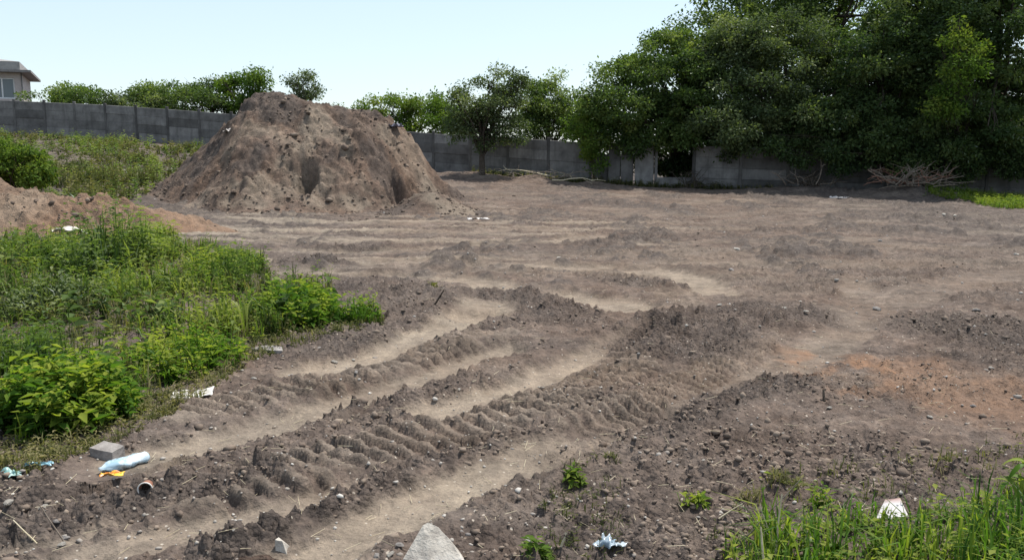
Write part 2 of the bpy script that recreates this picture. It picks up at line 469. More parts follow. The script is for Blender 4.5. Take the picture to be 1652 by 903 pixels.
def ground(x, y):
    """height and masks (dust, red, dark, rough)"""
    x = np.asarray(x, float); y = np.asarray(y, float)
    z = elev(x, y)
    wob = 0.10 * fbm(x * 2.2, y * 2.2, 3, 3) + .09 * fbm(x * 8, y * 8, 5, 4)
    far = sstep(9, 16, y)
    rough = 0.42 + 0.5 * sstep(-.25, .35, fbm(x * .55, y * .55, 41, 3))
    rough *= 1 - 0.3 * far
    dust = 0.28 * sstep(.05, .5, fbm(x * .35 + 4, y * 1.3, 51, 4)) * (0.4 + 0.6 * far)
    dark = 0.4 * sstep(.1, .5, fbm(x * .4, y * .8, 61, 4))
    lug = np.zeros_like(x)
    # streaks drawn by machines beyond the near ruts
    st = fbm(x * .22 + .1 * y, y * 1.7 + .16 * x + .8 * fbm(x * .15, y * .2, 73, 2), 71, 4)
    streak = far * (1 - sstep(24, 29, y)) * sstep(-11, -7, x) * (1 - .75 * sstep(1, 7, x))
    z = z + 0.06 * streak * st
    dust = np.maximum(dust, .75 * streak * sstep(.05, .4, st))
    dark = np.maximum(dark, .5 * streak * sstep(.1, .4, -st))
    near = (y < 14)
    for i, (pl, w, du, dep) in enumerate(RUTS):
        D, S, L = poly_field(x, y, pl)
        dd = D + wob * (0.8 if w > .2 else .4)
        m = 1 - sstep(w * .55, w * 1.15, dd)
        dust = np.maximum(dust * (1 - m), m * du * (0.8 + .25 * fbm(x * 3, y * 3, 91 + i, 3)))
        rough = rough * (1 - .86 * m); dark = dark * (1 - m)
        z = z - dep * m + dep * .35 * np.exp(-((dd - w * 1.25) / .1) ** 2)
    for i, (pl, w, hh, sg) in enumerate(LUGS):
        D, S, L = poly_field(x, y, pl)
        dd = D + wob * .5
        m = 1 - sstep(w * .7, w * 1.1, dd)
        ph = (S + sg * .15 * L + .05 * vnoise(S * 2.3, S * 0 + i * 7.7, 15) + .02 * fbm(x * 6, y * 6, 7, 2)) / (.150 if i < 2 else .11)
        f = ph - np.floor(ph)
        tooth = sstep(.08, .18, f) * (1 - sstep(.50, .66, f))
        wear = (.55 + .5 * sstep(-.1, .25, fbm(x * 3.2, y * 3.2, 131 + i, 3))) * (.6 + .55 * sstep(-.3, .2, fbm(x * .9, y * .9, 101 + i, 2)))
        edge = 1.0
        z = z + m * (hh * (tooth - .55) * edge * wear + .015)
        rough = rough * (1 - .8 * m) + (.14 + .16 * sstep(-.2, .3, fbm(x * 1.5, y * 1.5, 121 + i, 3))) * m
        dust = np.maximum(dust * (1 - .85 * m), .32 * m * tooth)
        lug = np.maximum(lug, m)
    for i, (pl, w, hh) in enumerate(ROUGH):
        D, S, L = poly_field(x, y, pl)
        m = 1 - sstep(w * .5, w * 1.3, D + wob * .8)
        z = z + hh * .45 * m
        rough = np.maximum(rough, m * (1.15 + 8 * max(0, hh - .06)))
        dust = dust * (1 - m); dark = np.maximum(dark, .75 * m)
    D, S, L = poly_field(x, y, BANK)
    side = L + .05 * fbm(x * 5, y * 5, 17, 3)
    lim = 1 - sstep(.5, .9, D)
    z = z + .09 * lim * sstep(-.03, .03, side) * sstep(-4, -2.6, -x) 
    # foreground right and reddish soil
    fr = ell(x, y, 1280, 780, 480, 110)
    rough = np.maximum(rough * (1 - .2 * fr), .8 * fr)
    dark = np.maximum(dark, .45 * fr); dust = dust * (1 - .8 * fr)
    red = 1.0 * ell(x, y, 1355, 598, 120, 46) * sstep(-.35, .15, fbm(x * 2.6, y * 2.2, 58, 5))
    red = np.maximum(red, .6 * ell(x, y, 1580, 640, 170, 75))
    red = np.maximum(red, .18 * ell(x, y, 950, 330, 400, 45))
    red = red * (.6 + .5 * sstep(-.3, .3, fbm(x * 2, y * 2, 57, 3)))
    dark = dark * (1 - red)
    fl_ = ell(x, y, 195, 762, 110, 34)
    rough = rough * (1 - .8 * fl_)
    # clods
    n0 = fbm(x * 1.3, y * 1.3, 1, 4)
    z = z + .05 * n0
    f1 = fbm(x * 5.5, y * 5.5, 2, 4)
    wx = x + .05 * fbm(x * 7, y * 7, 301, 2); wy = y + .05 * fbm(x * 7, y * 7, 302, 2)
    f2 = fbm(x * 13, y * 13, 12, 4)
    big = sstep(.0, .4, fbm(x * 1.7, y * 1.7, 303, 3))
    rough = np.clip(rough, 0, 1.15)
    fm = far * (1 - sstep(36, 40, y)) * (1 - .8 * np.clip(dust, 0, 1))
    patch = sstep(.0, .35, fbm(x * .8, y * .35, 311, 4))
    fl = lumps(wx * 2.6, wy * 2.2, 313, .35) * patch
    fs = lumps(wx * 5.0, wy * 4.2, 315, .45) * (.3 + .7 * patch)
    z = z + fm * (.035 * fbm(x * .9, y * .5, 317, 4) + .09 * fl + .075 * fs)
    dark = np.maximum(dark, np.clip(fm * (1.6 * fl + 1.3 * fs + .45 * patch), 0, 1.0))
    rd = 1 - np.abs(fbm(x * 8, y * 8, 305, 3)) * 2.2
    z = z + rough * (.030 * f1 + .024 * f2 - .012 * rd + .036 * big * lumps(wx * 7.2, wy * 7.2, 4, .35) + .036 * lumps(wx * 12, wy * 12, 6, .5) + .026 * lumps(wx * 24, wy * 24, 8, .6))
    z = z + (.005 + .010 * rough) * fbm(x * 28, y * 28, 9, 3)
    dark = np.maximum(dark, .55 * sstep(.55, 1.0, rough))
    dark = np.where(y > fence_y(x) + .2, 1.0, dark); dust = np.where(y > fence_y(x) + .2, 0.0, dust)
    # trodden level spot where the bottle and the brick lie
    pad = ell(x, y, 198, 764, 85, 34)
    z = z * (1 - .85 * pad) + .85 * pad * (.03 + .012 * f1)
    return z, dust, red, dark, rough, lug

def gz(p):
    return float(ground(np.array([p[0]]), np.array([p[1]]))[0][0])

def on(px, py, dz=0.0):
    p = G(px, py)
    for _ in range(3):
        p = G(px, py, gz(p))
    return Vector((p.x, p.y, gz(p) + dz))

# near sheet
NR, NC = 800, 900
ya, yb, pw = 1.3, 64.0, .45
t = np.linspace(0, 1, NR)
Yr = (ya ** -pw + t * (yb ** -pw - ya ** -pw)) ** (-1 / pw)
Yr = np.concatenate([[-6, -2, 0.0, .7], Yr, [72, 85, 105, 140, 220, 400, 900]])
u = np.linspace(-1, 1, NC)
XX = u[None, :] * (np.maximum(Yr, 0)[:, None] * .70 + 1.2)
YY = np.repeat(Yr[:, None], NC, 1)
shp = XX.shape
z, du, re, dk, ro, lg = ground(XX.ravel(), YY.ravel())
nr = shp[0]
idx = np.arange(nr * NC).reshape(nr, NC)
quads = np.stack([idx[:-1, :-1], idx[:-1, 1:], idx[1:, 1:], idx[1:, :-1]], -1).reshape(-1, 4)
mask = np.stack([np.clip(du, 0, 1), np.clip(re, 0, 1), np.clip(dk, 0, 1), np.clip(ro, 0, 1.5)], -1)
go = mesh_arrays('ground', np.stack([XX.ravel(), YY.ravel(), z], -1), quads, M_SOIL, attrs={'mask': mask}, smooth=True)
tag(go, 'bare churned brown soil with tyre ruts', kind='structure')
# far sheet under everything, out to the horizon
bm = bmesh.new()
bmesh.ops.create_grid(bm, x_segments=8, y_segments=8, size=1500)
fo = bm_obj('far_terrain', bm, flat_noise_mat('far_field', (.06, .07, .03), (.12, .11, .06), .3, .95, .1, 0))
fo.location.z = -1.2
tag(fo, 'land stretching away beyond the site', kind='structure')

# ------------------------------------------------------------------ soil heaps (things)
def heap(name, label, xs, zs, yc, slope, mat, res, y_span, feat=None, seed=0, rough=1.0, mfun=None):
    x0, x1 = xs[0], xs[-1]
    nx = int((x1 - x0) / res) + 1; ny = int((y_span[1] - y_span[0]) / res) + 1
    X, Y = np.meshgrid(np.linspace(x0, x1, nx), np.linspace(y_span[0], y_span[1], ny))
    xf, yf = X.ravel(), Y.ravel()
    xw = xf + .5 * fbm(xf * .5, yf * .5, seed + 1, 3) * .6
    P = np.interp(xw, xs, zs)
    crest = np.interp(xf, xs, yc) if hasattr(yc, '__len__') else yc
    dy = yf - crest
    h = P - slope * (np.sqrt(dy * dy + .5 ** 2) - .5)
    gel = elev(xf, yf)
    ang = np.arctan2(dy, xf - .5 * (x0 + x1)) * 9
    gully = fbm(ang * 1.4, np.hypot(dy, xf - .5 * (x0 + x1)) * .25, seed + 5, 3)
    amp = sstep(-.6, .8, h - gel)
    amp = amp * (1 - .6 * sstep(3.2, 3.9, h))
    h = h + amp * rough * (.26 * fbm(xf * .6, yf * .6, seed + 9, 4) + .08 * gully + .14 * fbm(xf * 2.1, yf * 2.1, seed + 13, 4))
    if feat is not None: h = feat(xf, yf, h)
    cl = sstep(-.25, .3, fbm(xf * .8, yf * .8, seed + 3, 3))
    h = h + rough * amp * ((.02 + .05 * cl) * lumps(xf * 3.1, yf * 3.1, seed + 2, .3) + (.03 + .06 * cl) * lumps(xf * 6.0, yf * 6.0, seed + 4, .5) + .05 * cl * lumps(xf * 10, yf * 10, seed + 7, .6) + .07 * fbm(xf * 5, yf * 5, seed + 6, 4) - .10 * (cl + .3) * np.abs(fbm(xf * 2.6, yf * 2.6, seed + 8, 4)))
    skirt = h - gel
    # the foot runs out in a flat apron that sinks under the ground sheet
    h = gel + np.where(skirt > .35, skirt, .35 * np.exp(np.minimum(skirt - .35, 0) / .35)) - .10 + .02 * fbm(xf * 5, yf * 5, seed + 41, 3)
    mk = np.zeros((len(xf), 4)); mk[:, 3] = 1
    if mfun is not None: mk[:, :3] = np.stack(mfun(xf, yf, h), -1)
    ii = np.arange(nx * ny).reshape(ny, nx)
    q = np.stack([ii[:-1, :-1], ii[:-1, 1:], ii[1:, 1:], ii[1:, :-1]], -1).reshape(-1, 4)
    keep = (h[q] - gel[q]).max(1) > -.06
    q = q[keep]
    used, inv = np.unique(q, return_inverse=True)
    V = np.stack([xf, yf, h], -1)[used]
    o = mesh_arrays(name, V, inv.reshape(-1, 4), mat, attrs={'mask': mk[used]}, smooth=True)
    tag(o, label, 'soil heap')
    return V

MY = 30.0
sil = [(150, 335), (240, 304), (305, 254), (355, 214), (392, 180), (420, 153), (455, 146), (505, 156), (535, 165), (570, 174), (605, 183), (630, 196), (652, 216), (682, 252), (712, 290), (755, 325), (830, 352)]
mx = np.array([A(p[0], p[1], MY).x for p in sil]); mz = np.array([A(p[0], p[1], MY).z for p in sil])
pitA = A(495, 318, 26.6); pitB = A(645, 300, 27.4)
def mfeat(x, y, h):
    def g(cx, cy, rx, ry): return np.exp(-((x - cx) / rx) ** 2 - ((y - cy) / ry) ** 2)
    # two dug hollows and the rough shoulder above the right one
    for (c, rx, d) in ((pitA, .50, .75), (pitB, .46, .75)):
        q = np.hypot((x - c.x) / rx, (y - c.y - .15) / .52) + .55 * fbm(x * 2.5, y * 2.5, 220, 4)
        h = h - d * (1 - sstep(.5, 1.0, q))
    s = A(640, 235, 28.2)
    sh = g(s.x, s.y, 1.4, 1.2)
    h = h + sh * (.3 * fbm(x * 1.6, y * 1.6, 231, 4) + .15 * lumps(x * 1.9, y * 1.9, 233, .7) + .10 * lumps(x * 4, y * 4, 234, .6))
    # loose cone below the shoulder, spill to the right
    c = A(690, 325, 25.6)
    h = np.maximum(h, .9 * np.exp(-((x - c.x) / 1.3) ** 2 - ((y - c.y - .9) / 1.2) ** 2) - .15)
    # ledges crossing the front
    h = h + .13 * sstep(.0, .3, fbm(x * .7 + 3 + y * .5, y * 1.3, 241, 4)) * sstep(1.0, 2.0, h)
    return h
def mmask(x, y, h):
    n = fbm(x * .9, y * .9, 251, 4)
    dust = .5 * sstep(.0, .5, n) + .06
    red = .22 * sstep(0, .5, fbm(x * .5, y * .5, 261, 3))
    dark = .8 * sstep(.0, .35, -n)
    return np.clip(dust, 0, 1), np.clip(red, 0, 1), np.clip(dark, 0, 1)
HEAP_V = heap('dirt_mound', 'tall brown heap of dug soil with two hollows, in front of the grey fence', mx, mz, MY, .80, M_HEAP, .045, (23.2, 36.5), mfeat, 200, 1.05, mmask)

RY = 20.5
sil2 = [(-260, 320), (-120, 290), (-20, 290), (30, 296), (90, 308), (150, 320), (200, 326), (250, 334), (300, 344), (350, 362), (410, 392)]
rx_ = np.array([A(p[0], p[1], RY).x for p in sil2]); rz_ = np.array([A(p[0], p[1], RY).z for p in sil2])
def rmask(x, y, h):
    n = fbm(x * 1.1, y * 1.1, 351, 4)
    return .3 + .4 * sstep(0, .5, n), np.clip(.42 + .3 * fbm(x * .6, y * .6, 361, 3), 0, 1), .5 * sstep(.1, .5, -n)
RIDGE_V = heap('earth_ridge', 'low reddish ridge of dumped earth behind the green weeds at left', rx_, rz_, RY, .62, M_RIDGE, .04, (17.2, 24.5), None, 300, .9, rmask)

def heap_z(V, x, y):
    d = (V[:, 0] - x) ** 2 + (V[:, 1] - y) ** 2
    return float(V[np.argmin(d), 2])

def on_heap(V, px, py):
    """first point of a heap met by the line of sight"""
    d = ray(px, py)
    o = np.array([0, 0, CAM_H]); dv = np.array(d) / d.length
    rel = V - o
    tt = rel @ dv
    dist = np.linalg.norm(rel - tt[:, None] * dv, axis=1)
    c = np.where(dist < .06)[0]
    if len(c) == 0: c = [np.argmin(dist)]
    return Vector(V[c[np.argmin(tt[c])]])

# ------------------------------------------------------------------ loose clods and pebbles (stuff)
def ico():
    bm = bmesh.new(); bmesh.ops.create_icosphere(bm, subdivisions=1, radius=1)
    V = np.array([v.co[:] for v in bm.verts]); Fc = np.array([[v.index for v in f.verts] for f in bm.faces])
    bm.free(); return V, Fc
ICO_V, ICO_F = ico()

def scatter_rocks(name, P, size, mat, tint, label, cat, flat=.7, kind='stuff'):
    n = len(P); nv = len(ICO_V)
    J = 1 + RNG.uniform(-.45, .40, (n, nv))
    ax = RNG.uniform(.65, 1.35, (n, 1, 3)); ax[..., 2] *= flat
    V = ICO_V[None] * J[..., None] * size[:, None, None] * ax
    a = RNG.uniform(0, 6.28, n); ca, sa = np.cos(a)[:, None], np.sin(a)[:, None]
    x = V[..., 0] * ca - V[..., 1] * sa; y = V[..., 0] * sa + V[..., 1] * ca
    V = np.stack([x, y, V[..., 2]], -1) + P[:, None, :]
    Fa = (ICO_F[None] + (np.arange(n) * nv)[:, None, None]).reshape(-1, 3)
    o = mesh_arrays(name, V.reshape(-1, 3), Fa, mat, attrs={'tint': np.repeat(tint, nv)})
    return tag(o, label, cat, kind=kind)

def frustum_points(n, y0, y1, bias=1.0):
    s = RNG.uniform(0, 1, n)
    yy = 1 / (1 / y0 + s * (1 / y1 - 1 / y0))
    xx = RNG.uniform(-1, 1, n) * (yy * .62 + .4)
    return xx, yy
xx, yy = frustum_points(120000, 2.6, 30)
zz, du, re, dk, ro, lg = ground(xx, yy); P0 = yy
pr = np.clip(ro * 1.3 - .35, 0.02, 1) * (1 - .8 * np.clip(du, 0, 1)) * (1 - .5 * lg)
pr = pr * np.interp(P0, [3, 10, 20, 30], [1, 1, .5, .25]) * (.15 + .85 * sstep(-.2, .3, fbm(xx * .9, yy * .9, 401, 3)))
keep = RNG.uniform(0, 1, len(xx)) < pr * .75
P = np.stack([xx, yy, zz], -1)[keep]
n = len(P)
size = np.exp(RNG.normal(-4.75, .5, n)) * (1 + np.clip(P[:, 1] - 6, 0, 40) * .035)
size = np.clip(size, .003, .032)
P[:, 2] += size * .02
tint = np.clip(RNG.normal(.72, .18, n), 0, 1)
scatter_rocks('soil_clods', P, size, M_CLOD, tint, 'loose crumbs and clods of dark soil strewn over the ground', 'clods')
xx, yy = frustum_points(2600, 2.8, 30)
zz, du, re, dk, ro, lg = ground(xx, yy)
sz = np.exp(RNG.normal(-4.95, .42, len(xx))) * (1 + np.clip(yy - 6, 0, 40) * .045)
scatter_rocks('pebbles', np.stack([xx, yy, zz + sz * .3], -1), sz, M_PEB, np.clip(RNG.beta(1.4, 2.4, len(xx)), 0, 1), 'small pale pebbles strewn over the soil', 'pebbles')
# clods rolled down the heaps
def heap_clods(V, nn, name, label, smin):
    i = RNG.choice(len(V), nn * 3)
    c = V[i]
    m = fbm(c[:, 0] * .9, c[:, 1] * .9, 411, 3) > -.1
    c = c[m][:nn]
    s = np.clip(np.exp(RNG.normal(-3.65, .5, len(c))), smin * .7, .12)
    scatter_rocks(name, c + np.stack([0 * s, 0 * s, s * .2], -1), s, M_CLOD, np.clip(RNG.normal(.5, .28, len(c)), 0, 1), label, 'clods')
heap_clods(HEAP_V, 3200, 'heap_clods', 'lumps of soil lying on the slopes of the tall heap', .02)
heap_clods(RIDGE_V, 350, 'ridge_clods', 'lumps of soil lying on the low reddish ridge', .015)

# ------------------------------------------------------------------ foliage helpers
def norm(v): return v / np.maximum(np.linalg.norm(v, axis=-1, keepdims=True), 1e-9)

def leaf_arrays(P, ax, nr_, ln, wd, tint, fold=.18, droop=0.0):
    ax = norm(ax); side = norm(np.cross(ax, nr_)); nn = np.cross(side, ax)
    ln = ln[:, None]; wd = wd[:, None]
    b = P; t = P + ax * ln - nn * ln * droop
    m = P + ax * ln * .45
    l = m + side * wd * .5 + nn * wd * fold; r = m - side * wd * .5 + nn * wd * fold
    V = np.stack([b, l, t, r], 1).reshape(-1, 3)
    i = np.arange(len(P))[:, None] * 4
    Fa = np.concatenate([i + np.array([[0, 1, 2]]), i + np.array([[0, 2, 3]])], 0)
    return V, Fa, np.repeat(tint, 4)

def blade_arrays(P, az, ln, lean, wd, tint):
    """curved grass blades: 5 verts"""
    d = np.stack([np.cos(az), np.sin(az), 0 * az], -1); s = np.stack([-np.sin(az), np.cos(az), 0 * az], -1)
    ln_ = ln[:, None]; le = lean[:, None]; w = wd[:, None]
    up = np.array([[0, 0, 1.0]])
    m = P + up * ln_ * .58 + d * ln_ * le * .25
    t = P + up * ln_ * (1 - .35 * le) + d * ln_ * le * .85
    V = np.stack([P - s * w * .4, P + s * w * .4, m + s * w * .5, m - s * w * .5, t], 1).reshape(-1, 3)
    i = np.arange(len(P))[:, None] * 5
    return V, np.concatenate([i + np.array([[0, 1, 2]]), i + np.array([[0, 2, 3]]), i + np.array([[3, 2, 4]])], 0), np.repeat(tint, 5)

def join(parts):
    Vs, Fs, Ts = [], [], []; o = 0
    for V, Fa, T in parts:
        Vs.append(V); Fs.append(Fa + o); Ts.append(T); o += len(V)
    return np.concatenate(Vs), np.concatenate(Fs), np.concatenate(Ts)

def tube_arrays(lines, sides=5):
    """lines: list of (points, radii)"""
    Vs, Fs = [], []; o = 0
    for pts, rad in lines:
        pts = [Vector(p) for p in pts]; n = len(pts)
        for i, p in enumerate(pts):
            d = (pts[min(i + 1, n - 1)] - pts[max(i - 1, 0)])
            if d.length < 1e-6: d = Vector((0, 0, 1))
            d.normalize()
            a = d.orthogonal().normalized() if abs(d.z) > .95 else d.cross(Vector((0, 0, 1))).normalized()
            b = d.cross(a)
            for k in range(sides):
                q = 2 * math.pi * k / sides
                Vs.append(p + (a * math.cos(q) + b * math.sin(q)) * rad[i])
        for i in range(n - 1):
            for k in range(sides):
                k2 = (k + 1) % sides
                Fs.append((o + i * sides + k, o + i * sides + k2, o + (i + 1) * sides + k2, o + (i + 1) * sides + k))
        o += n * sides
    return np.array([v[:] for v in Vs]), np.array(Fs)

def tubes(name, lines, mat, parent=None, sides=5):
    V, Fa = tube_arrays(lines, sides)
    return mesh_arrays(name, V, Fa, mat, parent, smooth=True)

def bend_line(a, b, n=6, wob=.1, sag=0.0, rnd=random):
    a, b = Vector(a), Vector(b); L = (b - a).length
    out = []
    o = Vector((0, 0, 0))
    for i in range(n + 1):
        t = i / n
        o = o + Vector((rnd.gauss(0, 1), rnd.gauss(0, 1), rnd.gauss(0, .6))) * L * wob / n
        out.append(a.lerp(b, t) + o * (1 if i else 0) + Vector((0, 0, sag * math.sin(math.pi * t))))
    return out

def tree(name, label, base, blobs, mat, n_leaf, leaf=.10, trunk_r=.12, cat='tree', clump=.45, n_clump=60, seed=0, tint=.45, trunk_to=None, droop=.3, group=None, stems=1, upb=.6):
    """blobs: list of (centre, (rx,ry,rz)); the crown is many clumps of leaves on branches, denser at its outside"""
    rg = np.random.default_rng(seed + 500); rd = random.Random(seed)
    base = Vector(base)
    root = tag(empty(name, base), label, cat, group)
    vols = np.array([b[1][0] * b[1][1] * b[1][2] for b in blobs]) ** .7
    cnt = np.maximum(3, (vols / vols.sum() * n_clump).astype(int))
    C, N0 = [], []
    for (c, r), m in zip(blobs, cnt):
        d = norm(rg.normal(size=(m, 3)))
        rr = rg.uniform(.25, 1.0, (m, 1)) ** .45 * rg.uniform(.85, 1.12, (m, 1))
        C.append(np.array(c)[None] + d * rr * np.array(r)[None]); N0.append(d)
    C = np.concatenate(C); N0 = np.concatenate(N0)
    ok = C[:, 2] > base.z + .25
    C, N0 = C[ok], N0[ok]
    nc = len(C)
    cs = clump * rg.uniform(.55, 1.35, nc)
    k_ = rg.choice(nc, n_leaf, p=cs ** 2 / (cs ** 2).sum())
    off = norm(rg.normal(size=(n_leaf, 3))) * (rg.uniform(0, 1, (n_leaf, 1)) ** .5) * cs[k_][:, None] * np.array([1.15, 1.15, .7])
    far = rg.uniform(0, 1, n_leaf) < .06
    off[far] *= 1.55
    Pl = C[k_] + off
    ax = norm(off) * .7 + rg.normal(size=(n_leaf, 3)) * .55 + np.array([0, 0, -droop])
    nn = rg.normal(size=(n_leaf, 3)) * .7 + np.array([0, 0, upb]) + N0[k_] * .4
    ln = leaf * rg.uniform(.6, 1.4, n_leaf); wd = ln * rg.uniform(.45, .7, n_leaf)
    ct = np.clip(rg.normal(tint, .22, nc), 0, 1)
    tt = np.clip(ct[k_] + rg.normal(0, .14, n_leaf), 0, 1)
    V, Fa, T = leaf_arrays(Pl, ax, nn, ln, wd, tt)
    V = V - np.array(base)
    cr = mesh_arrays('crown', V, Fa, mat, root, {'tint': T})
    cr['kind'] = 'stuff'
    # trunk and limbs
    cen = Vector(np.mean(C, 0)); top = Vector(trunk_to) if trunk_to else base.lerp(Vector((cen.x, cen.y, cen.z)), .8)
    heads = []
    lines = []
    for s_ in range(stems):
        b0 = Vector((rd.uniform(-.25, .25), rd.uniform(-.2, .2), -.25)) * (0 if stems == 1 else 1) + Vector((0, 0, -.25))
        tp = top - base + Vector((rd.uniform(-.6, .6), rd.uniform(-.4, .4), 0)) * (0 if stems == 1 else 1)
        tr = bend_line(b0, tp, 8, .06, 0, rd)
        lines.append((tr, [trunk_r * (1.25 if i == 0 else 1) * (1 - .6 * i / 8) for i in range(9)]))
        heads.append(tr)
    tubes('trunk', lines, M_BARK, root, 8)
    lim = []
    pick = rd.sample(range(nc), min(nc, 46))
    for j in pick:
        tr = heads[rd.randrange(len(heads))]
        st = tr[rd.randint(3, 8)]
        e = Vector(C[j]) - base
        pts = bend_line(st, e, 5, .12, .15, rd)
        r0 = trunk_r * rd.uniform(.25, .45)
        lim.append((pts, [r0 * (1 - .85 * i / 5) + .004 for i in range(6)]))
        for q in range(3):
            pe = e + Vector((rd.uniform(-1, 1), rd.uniform(-1, 1), rd.uniform(-.5, 1))) * cs[j] * 1.0
            lim.append((bend_line(pts[4], pe, 3, .15, 0, rd), [r0 * .3 + .004, r0 * .2 + .003, r0 * .12 + .003, .003]))
    tubes('branches', lim, M_BARK, root, 4)
    return root

def E(px, py, Y, rx, ry, rd):
    """ellipsoid: pixel centre and radii at depth Y, depth radius in metres"""
    c = A(px, py, Y); s = Y / F
    return (tuple(c), (rx * s, rd, ry * s))

def ground_at(px, Y):
    x = A(px, 300, Y).x
    return Vector((x, Y, float(elev(np.array([x]), np.array([Y]))[0])))

# ------------------------------------------------------------------ fences
SLAB_H = .47
def slab_mesh(w, h, th, name):
    bm = bmesh.new()
    bmesh.ops.create_cube(bm, size=1)
    bmesh.ops.scale(bm, vec=(w, th, h), verts=bm.verts)
    bmesh.ops.bevel(bm, geom=list(bm.edges), offset=.02, segments=1, affect='EDGES')
    me = bpy.data.meshes.new(name); bm.to_mesh(me); bm.free()
    return me

def fence(name, label, x0, x1, skip=(), mat_for=None, group=None):
    xs = [x0]
    while xs[-1] < x1 - .4:
        x = xs[-1]
        nx_ = x + 2.0
        dydx = (fence_y(np.array([nx_]))[0] - fence_y(np.array([x]))[0]) / 2.0
        xs.append(x + 2.0 / math.sqrt(1 + dydx * dydx))
    root = tag(empty(name, (xs[0], float(fence_y(xs[0])), float(fence_base(xs[0])))), label, 'fence', group)
    inv = Matrix.Translation(-root.location)
    sl = slab_mesh(1.90, SLAB_H, .05, 'slab'); sl.materials.append(M_CONC)
    sl2 = slab_mesh(1.90, SLAB_H, .05, 'slab'); sl2.materials.append(M_CONC_L)
    po = slab_mesh(.14, 2.12, .14, 'post'); po.materials.append(M_POST)
    for i, x in enumerate(xs):
        y = float(fence_y(x)); b = float(fence_base(x))
        M = Matrix.Translation((x, y, b + .94 + random.uniform(-.02, .03))) @ Matrix.Rotation(R(random.uniform(-1, 1)), 4, 'Y')
        share('post', po, root, inv @ M)
        if i == len(xs) - 1 or i in skip: continue
        x2 = xs[i + 1]
        a = Vector((x, y, b)); c = Vector((x2, float(fence_y(x2)), float(fence_base(x2))))
        d = (c - a).normalized(); side = Vector((0, 0, 1)).cross(d).normalized(); up = d.cross(side)
        B = Matrix((d, side, up)).transposed().to_4x4()
        for j in range(4):
            mid = (a + c) / 2 + Vector((0, 0, .02 + SLAB_H / 2 + j * (SLAB_H - .006))) + side * random.uniform(-.022, .022)
            share('slab', sl2 if (mat_for and mat_for(i, j)) else sl, root, inv @ Matrix.Translation(mid) @ B @ Matrix.Rotation(R(random.uniform(-.12, .12)), 4, 'Y'))
    return root, xs

xg0 = A(985, 240, 40.7).x; xg1 = A(1120, 240, 39.5).x
fence('concrete_fence', 'long grey concrete slab fence running left behind the tall soil heap', A(-420, 200, 56).x, A(952, 240, 41).x, mat_for=lambda i, j: False)
fence('concrete_fence', 'shaded concrete slab fence under the big dark trees at right', xg1, A(2050, 240, 35.7).x)
# narrow pale upright slabs beside the opening, and the single low slab left in the opening
root = tag(empty('fence_gap', (xg0, float(fence_y(xg0)), float(fence_base(xg0)))), 'narrow pale upright concrete slabs beside the dark opening in the fence', 'fence')
inv = Matrix.Translation(-root.location)
for (p0, p1) in ((983, 1002.5), (1002.5, 1022.5), (1024, 1054)):
    w = A(p1, 240, 40.4).x - A(p0, 240, 40.4).x
    me = slab_mesh(w, 1.9, .07, 'upright_slab'); me.materials.append(M_CONC_L if p0 > 990 else M_CONC)
    xm = A((p0 + p1) / 2, 240, 40.3).x
    share('upright_slab', me, root, inv @ Matrix.Translation((xm, float(fence_y(xm)) - .03, float(fence_base(xm)) + .93)) @ Matrix.Rotation(R(random.uniform(-1, 1)), 4, 'Y') @ Matrix.Rotation(-.12, 4, 'Z'))
po = slab_mesh(.13, 2.1, .13, 'post'); po.materials.append(M_POST)
for p0 in (956, 1056.5):
    xm = A(p0, 240, 40.4).x
    share('post', po, root, inv @ Matrix.Translation((xm + .2 * (p0 < 1000), float(fence_y(xm)), float(fence_base(xm)) + .95)))
xm = A(1088, 240, 39.8).x
me = slab_mesh(A(1117, 240, 39.8).x - A(1060, 240, 39.8).x, .45, .05, 'slab'); me.materials.append(M_CONC)
share('slab', me, root, inv @ Matrix.Translation((xm, float(fence_y(xm)), float(fence_base(xm)) + .26)))
me = slab_mesh(A(984, 240, 40.7).x - A(960, 240, 40.7).x, 1.35, .06, 'upright_slab'); me.materials.append(M_CONC)
xm = A(972, 240, 40.8).x
share('upright_slab', me, root, inv @ Matrix.Translation((xm, float(fence_y(xm)), float(fence_base(xm)) + .7)))

# ------------------------------------------------------------------ house at upper left
def box_bm(bm, x0, x1, y0, y1, z0, z1):
    vs = [bm.verts.new(p) for p in ((x0, y0, z0), (x1, y0, z0), (x1, y1, z0), (x0, y1, z0), (x0, y0, z1), (x1, y0, z1), (x1, y1, z1), (x0, y1, z1))]
    for f in ((0, 3, 2, 1), (4, 5, 6, 7), (0, 1, 5, 4), (1, 2, 6, 5), (2, 3, 7, 6), (3, 0, 4, 7)):
        bm.faces.new([vs[i] for i in f])
def box(name, dims, mat, parent, bev=0):
    bm = bmesh.new(); box_bm(bm, *dims)
    if bev: bmesh.ops.bevel(bm, geom=list(bm.edges), offset=bev, segments=1, affect='EDGES')
    return bm_obj(name, bm, mat, parent)
HY = 62.0
hc = A(42, 240, HY); zt = A(42, 118, HY).z; zr = A(30, 95, HY).z
gx = hc.x
M_PLAST = flat_noise_mat('house_plaster', (.40, .35, .33), (.52, .46, .43), 2, .9, .2, .2)
M_ROOF = flat_noise_mat('roof_sheet', (.22, .21, .20), (.34, .32, .31), 3, .7, .3, .2)
M_TRIM = flat_noise_mat('eave_board', (.16, .145, .14), (.24, .22, .21), 5, .8, .3, .2)
M_WFR = flat_noise_mat('window_frame', (.62, .62, .62), (.75, .75, .74), 5, .5, .4, 0)
k = NT('house_glass'); M_GLASS = k.finish((.10, .13, .15), .06, .6)
k = NT('net_curtain'); M_CURT = k.finish((.62, .68, .68), .8, .2)
hb = Vector((gx, HY, float(elev(np.array([gx]), np.array([HY]))[0]) - .1))
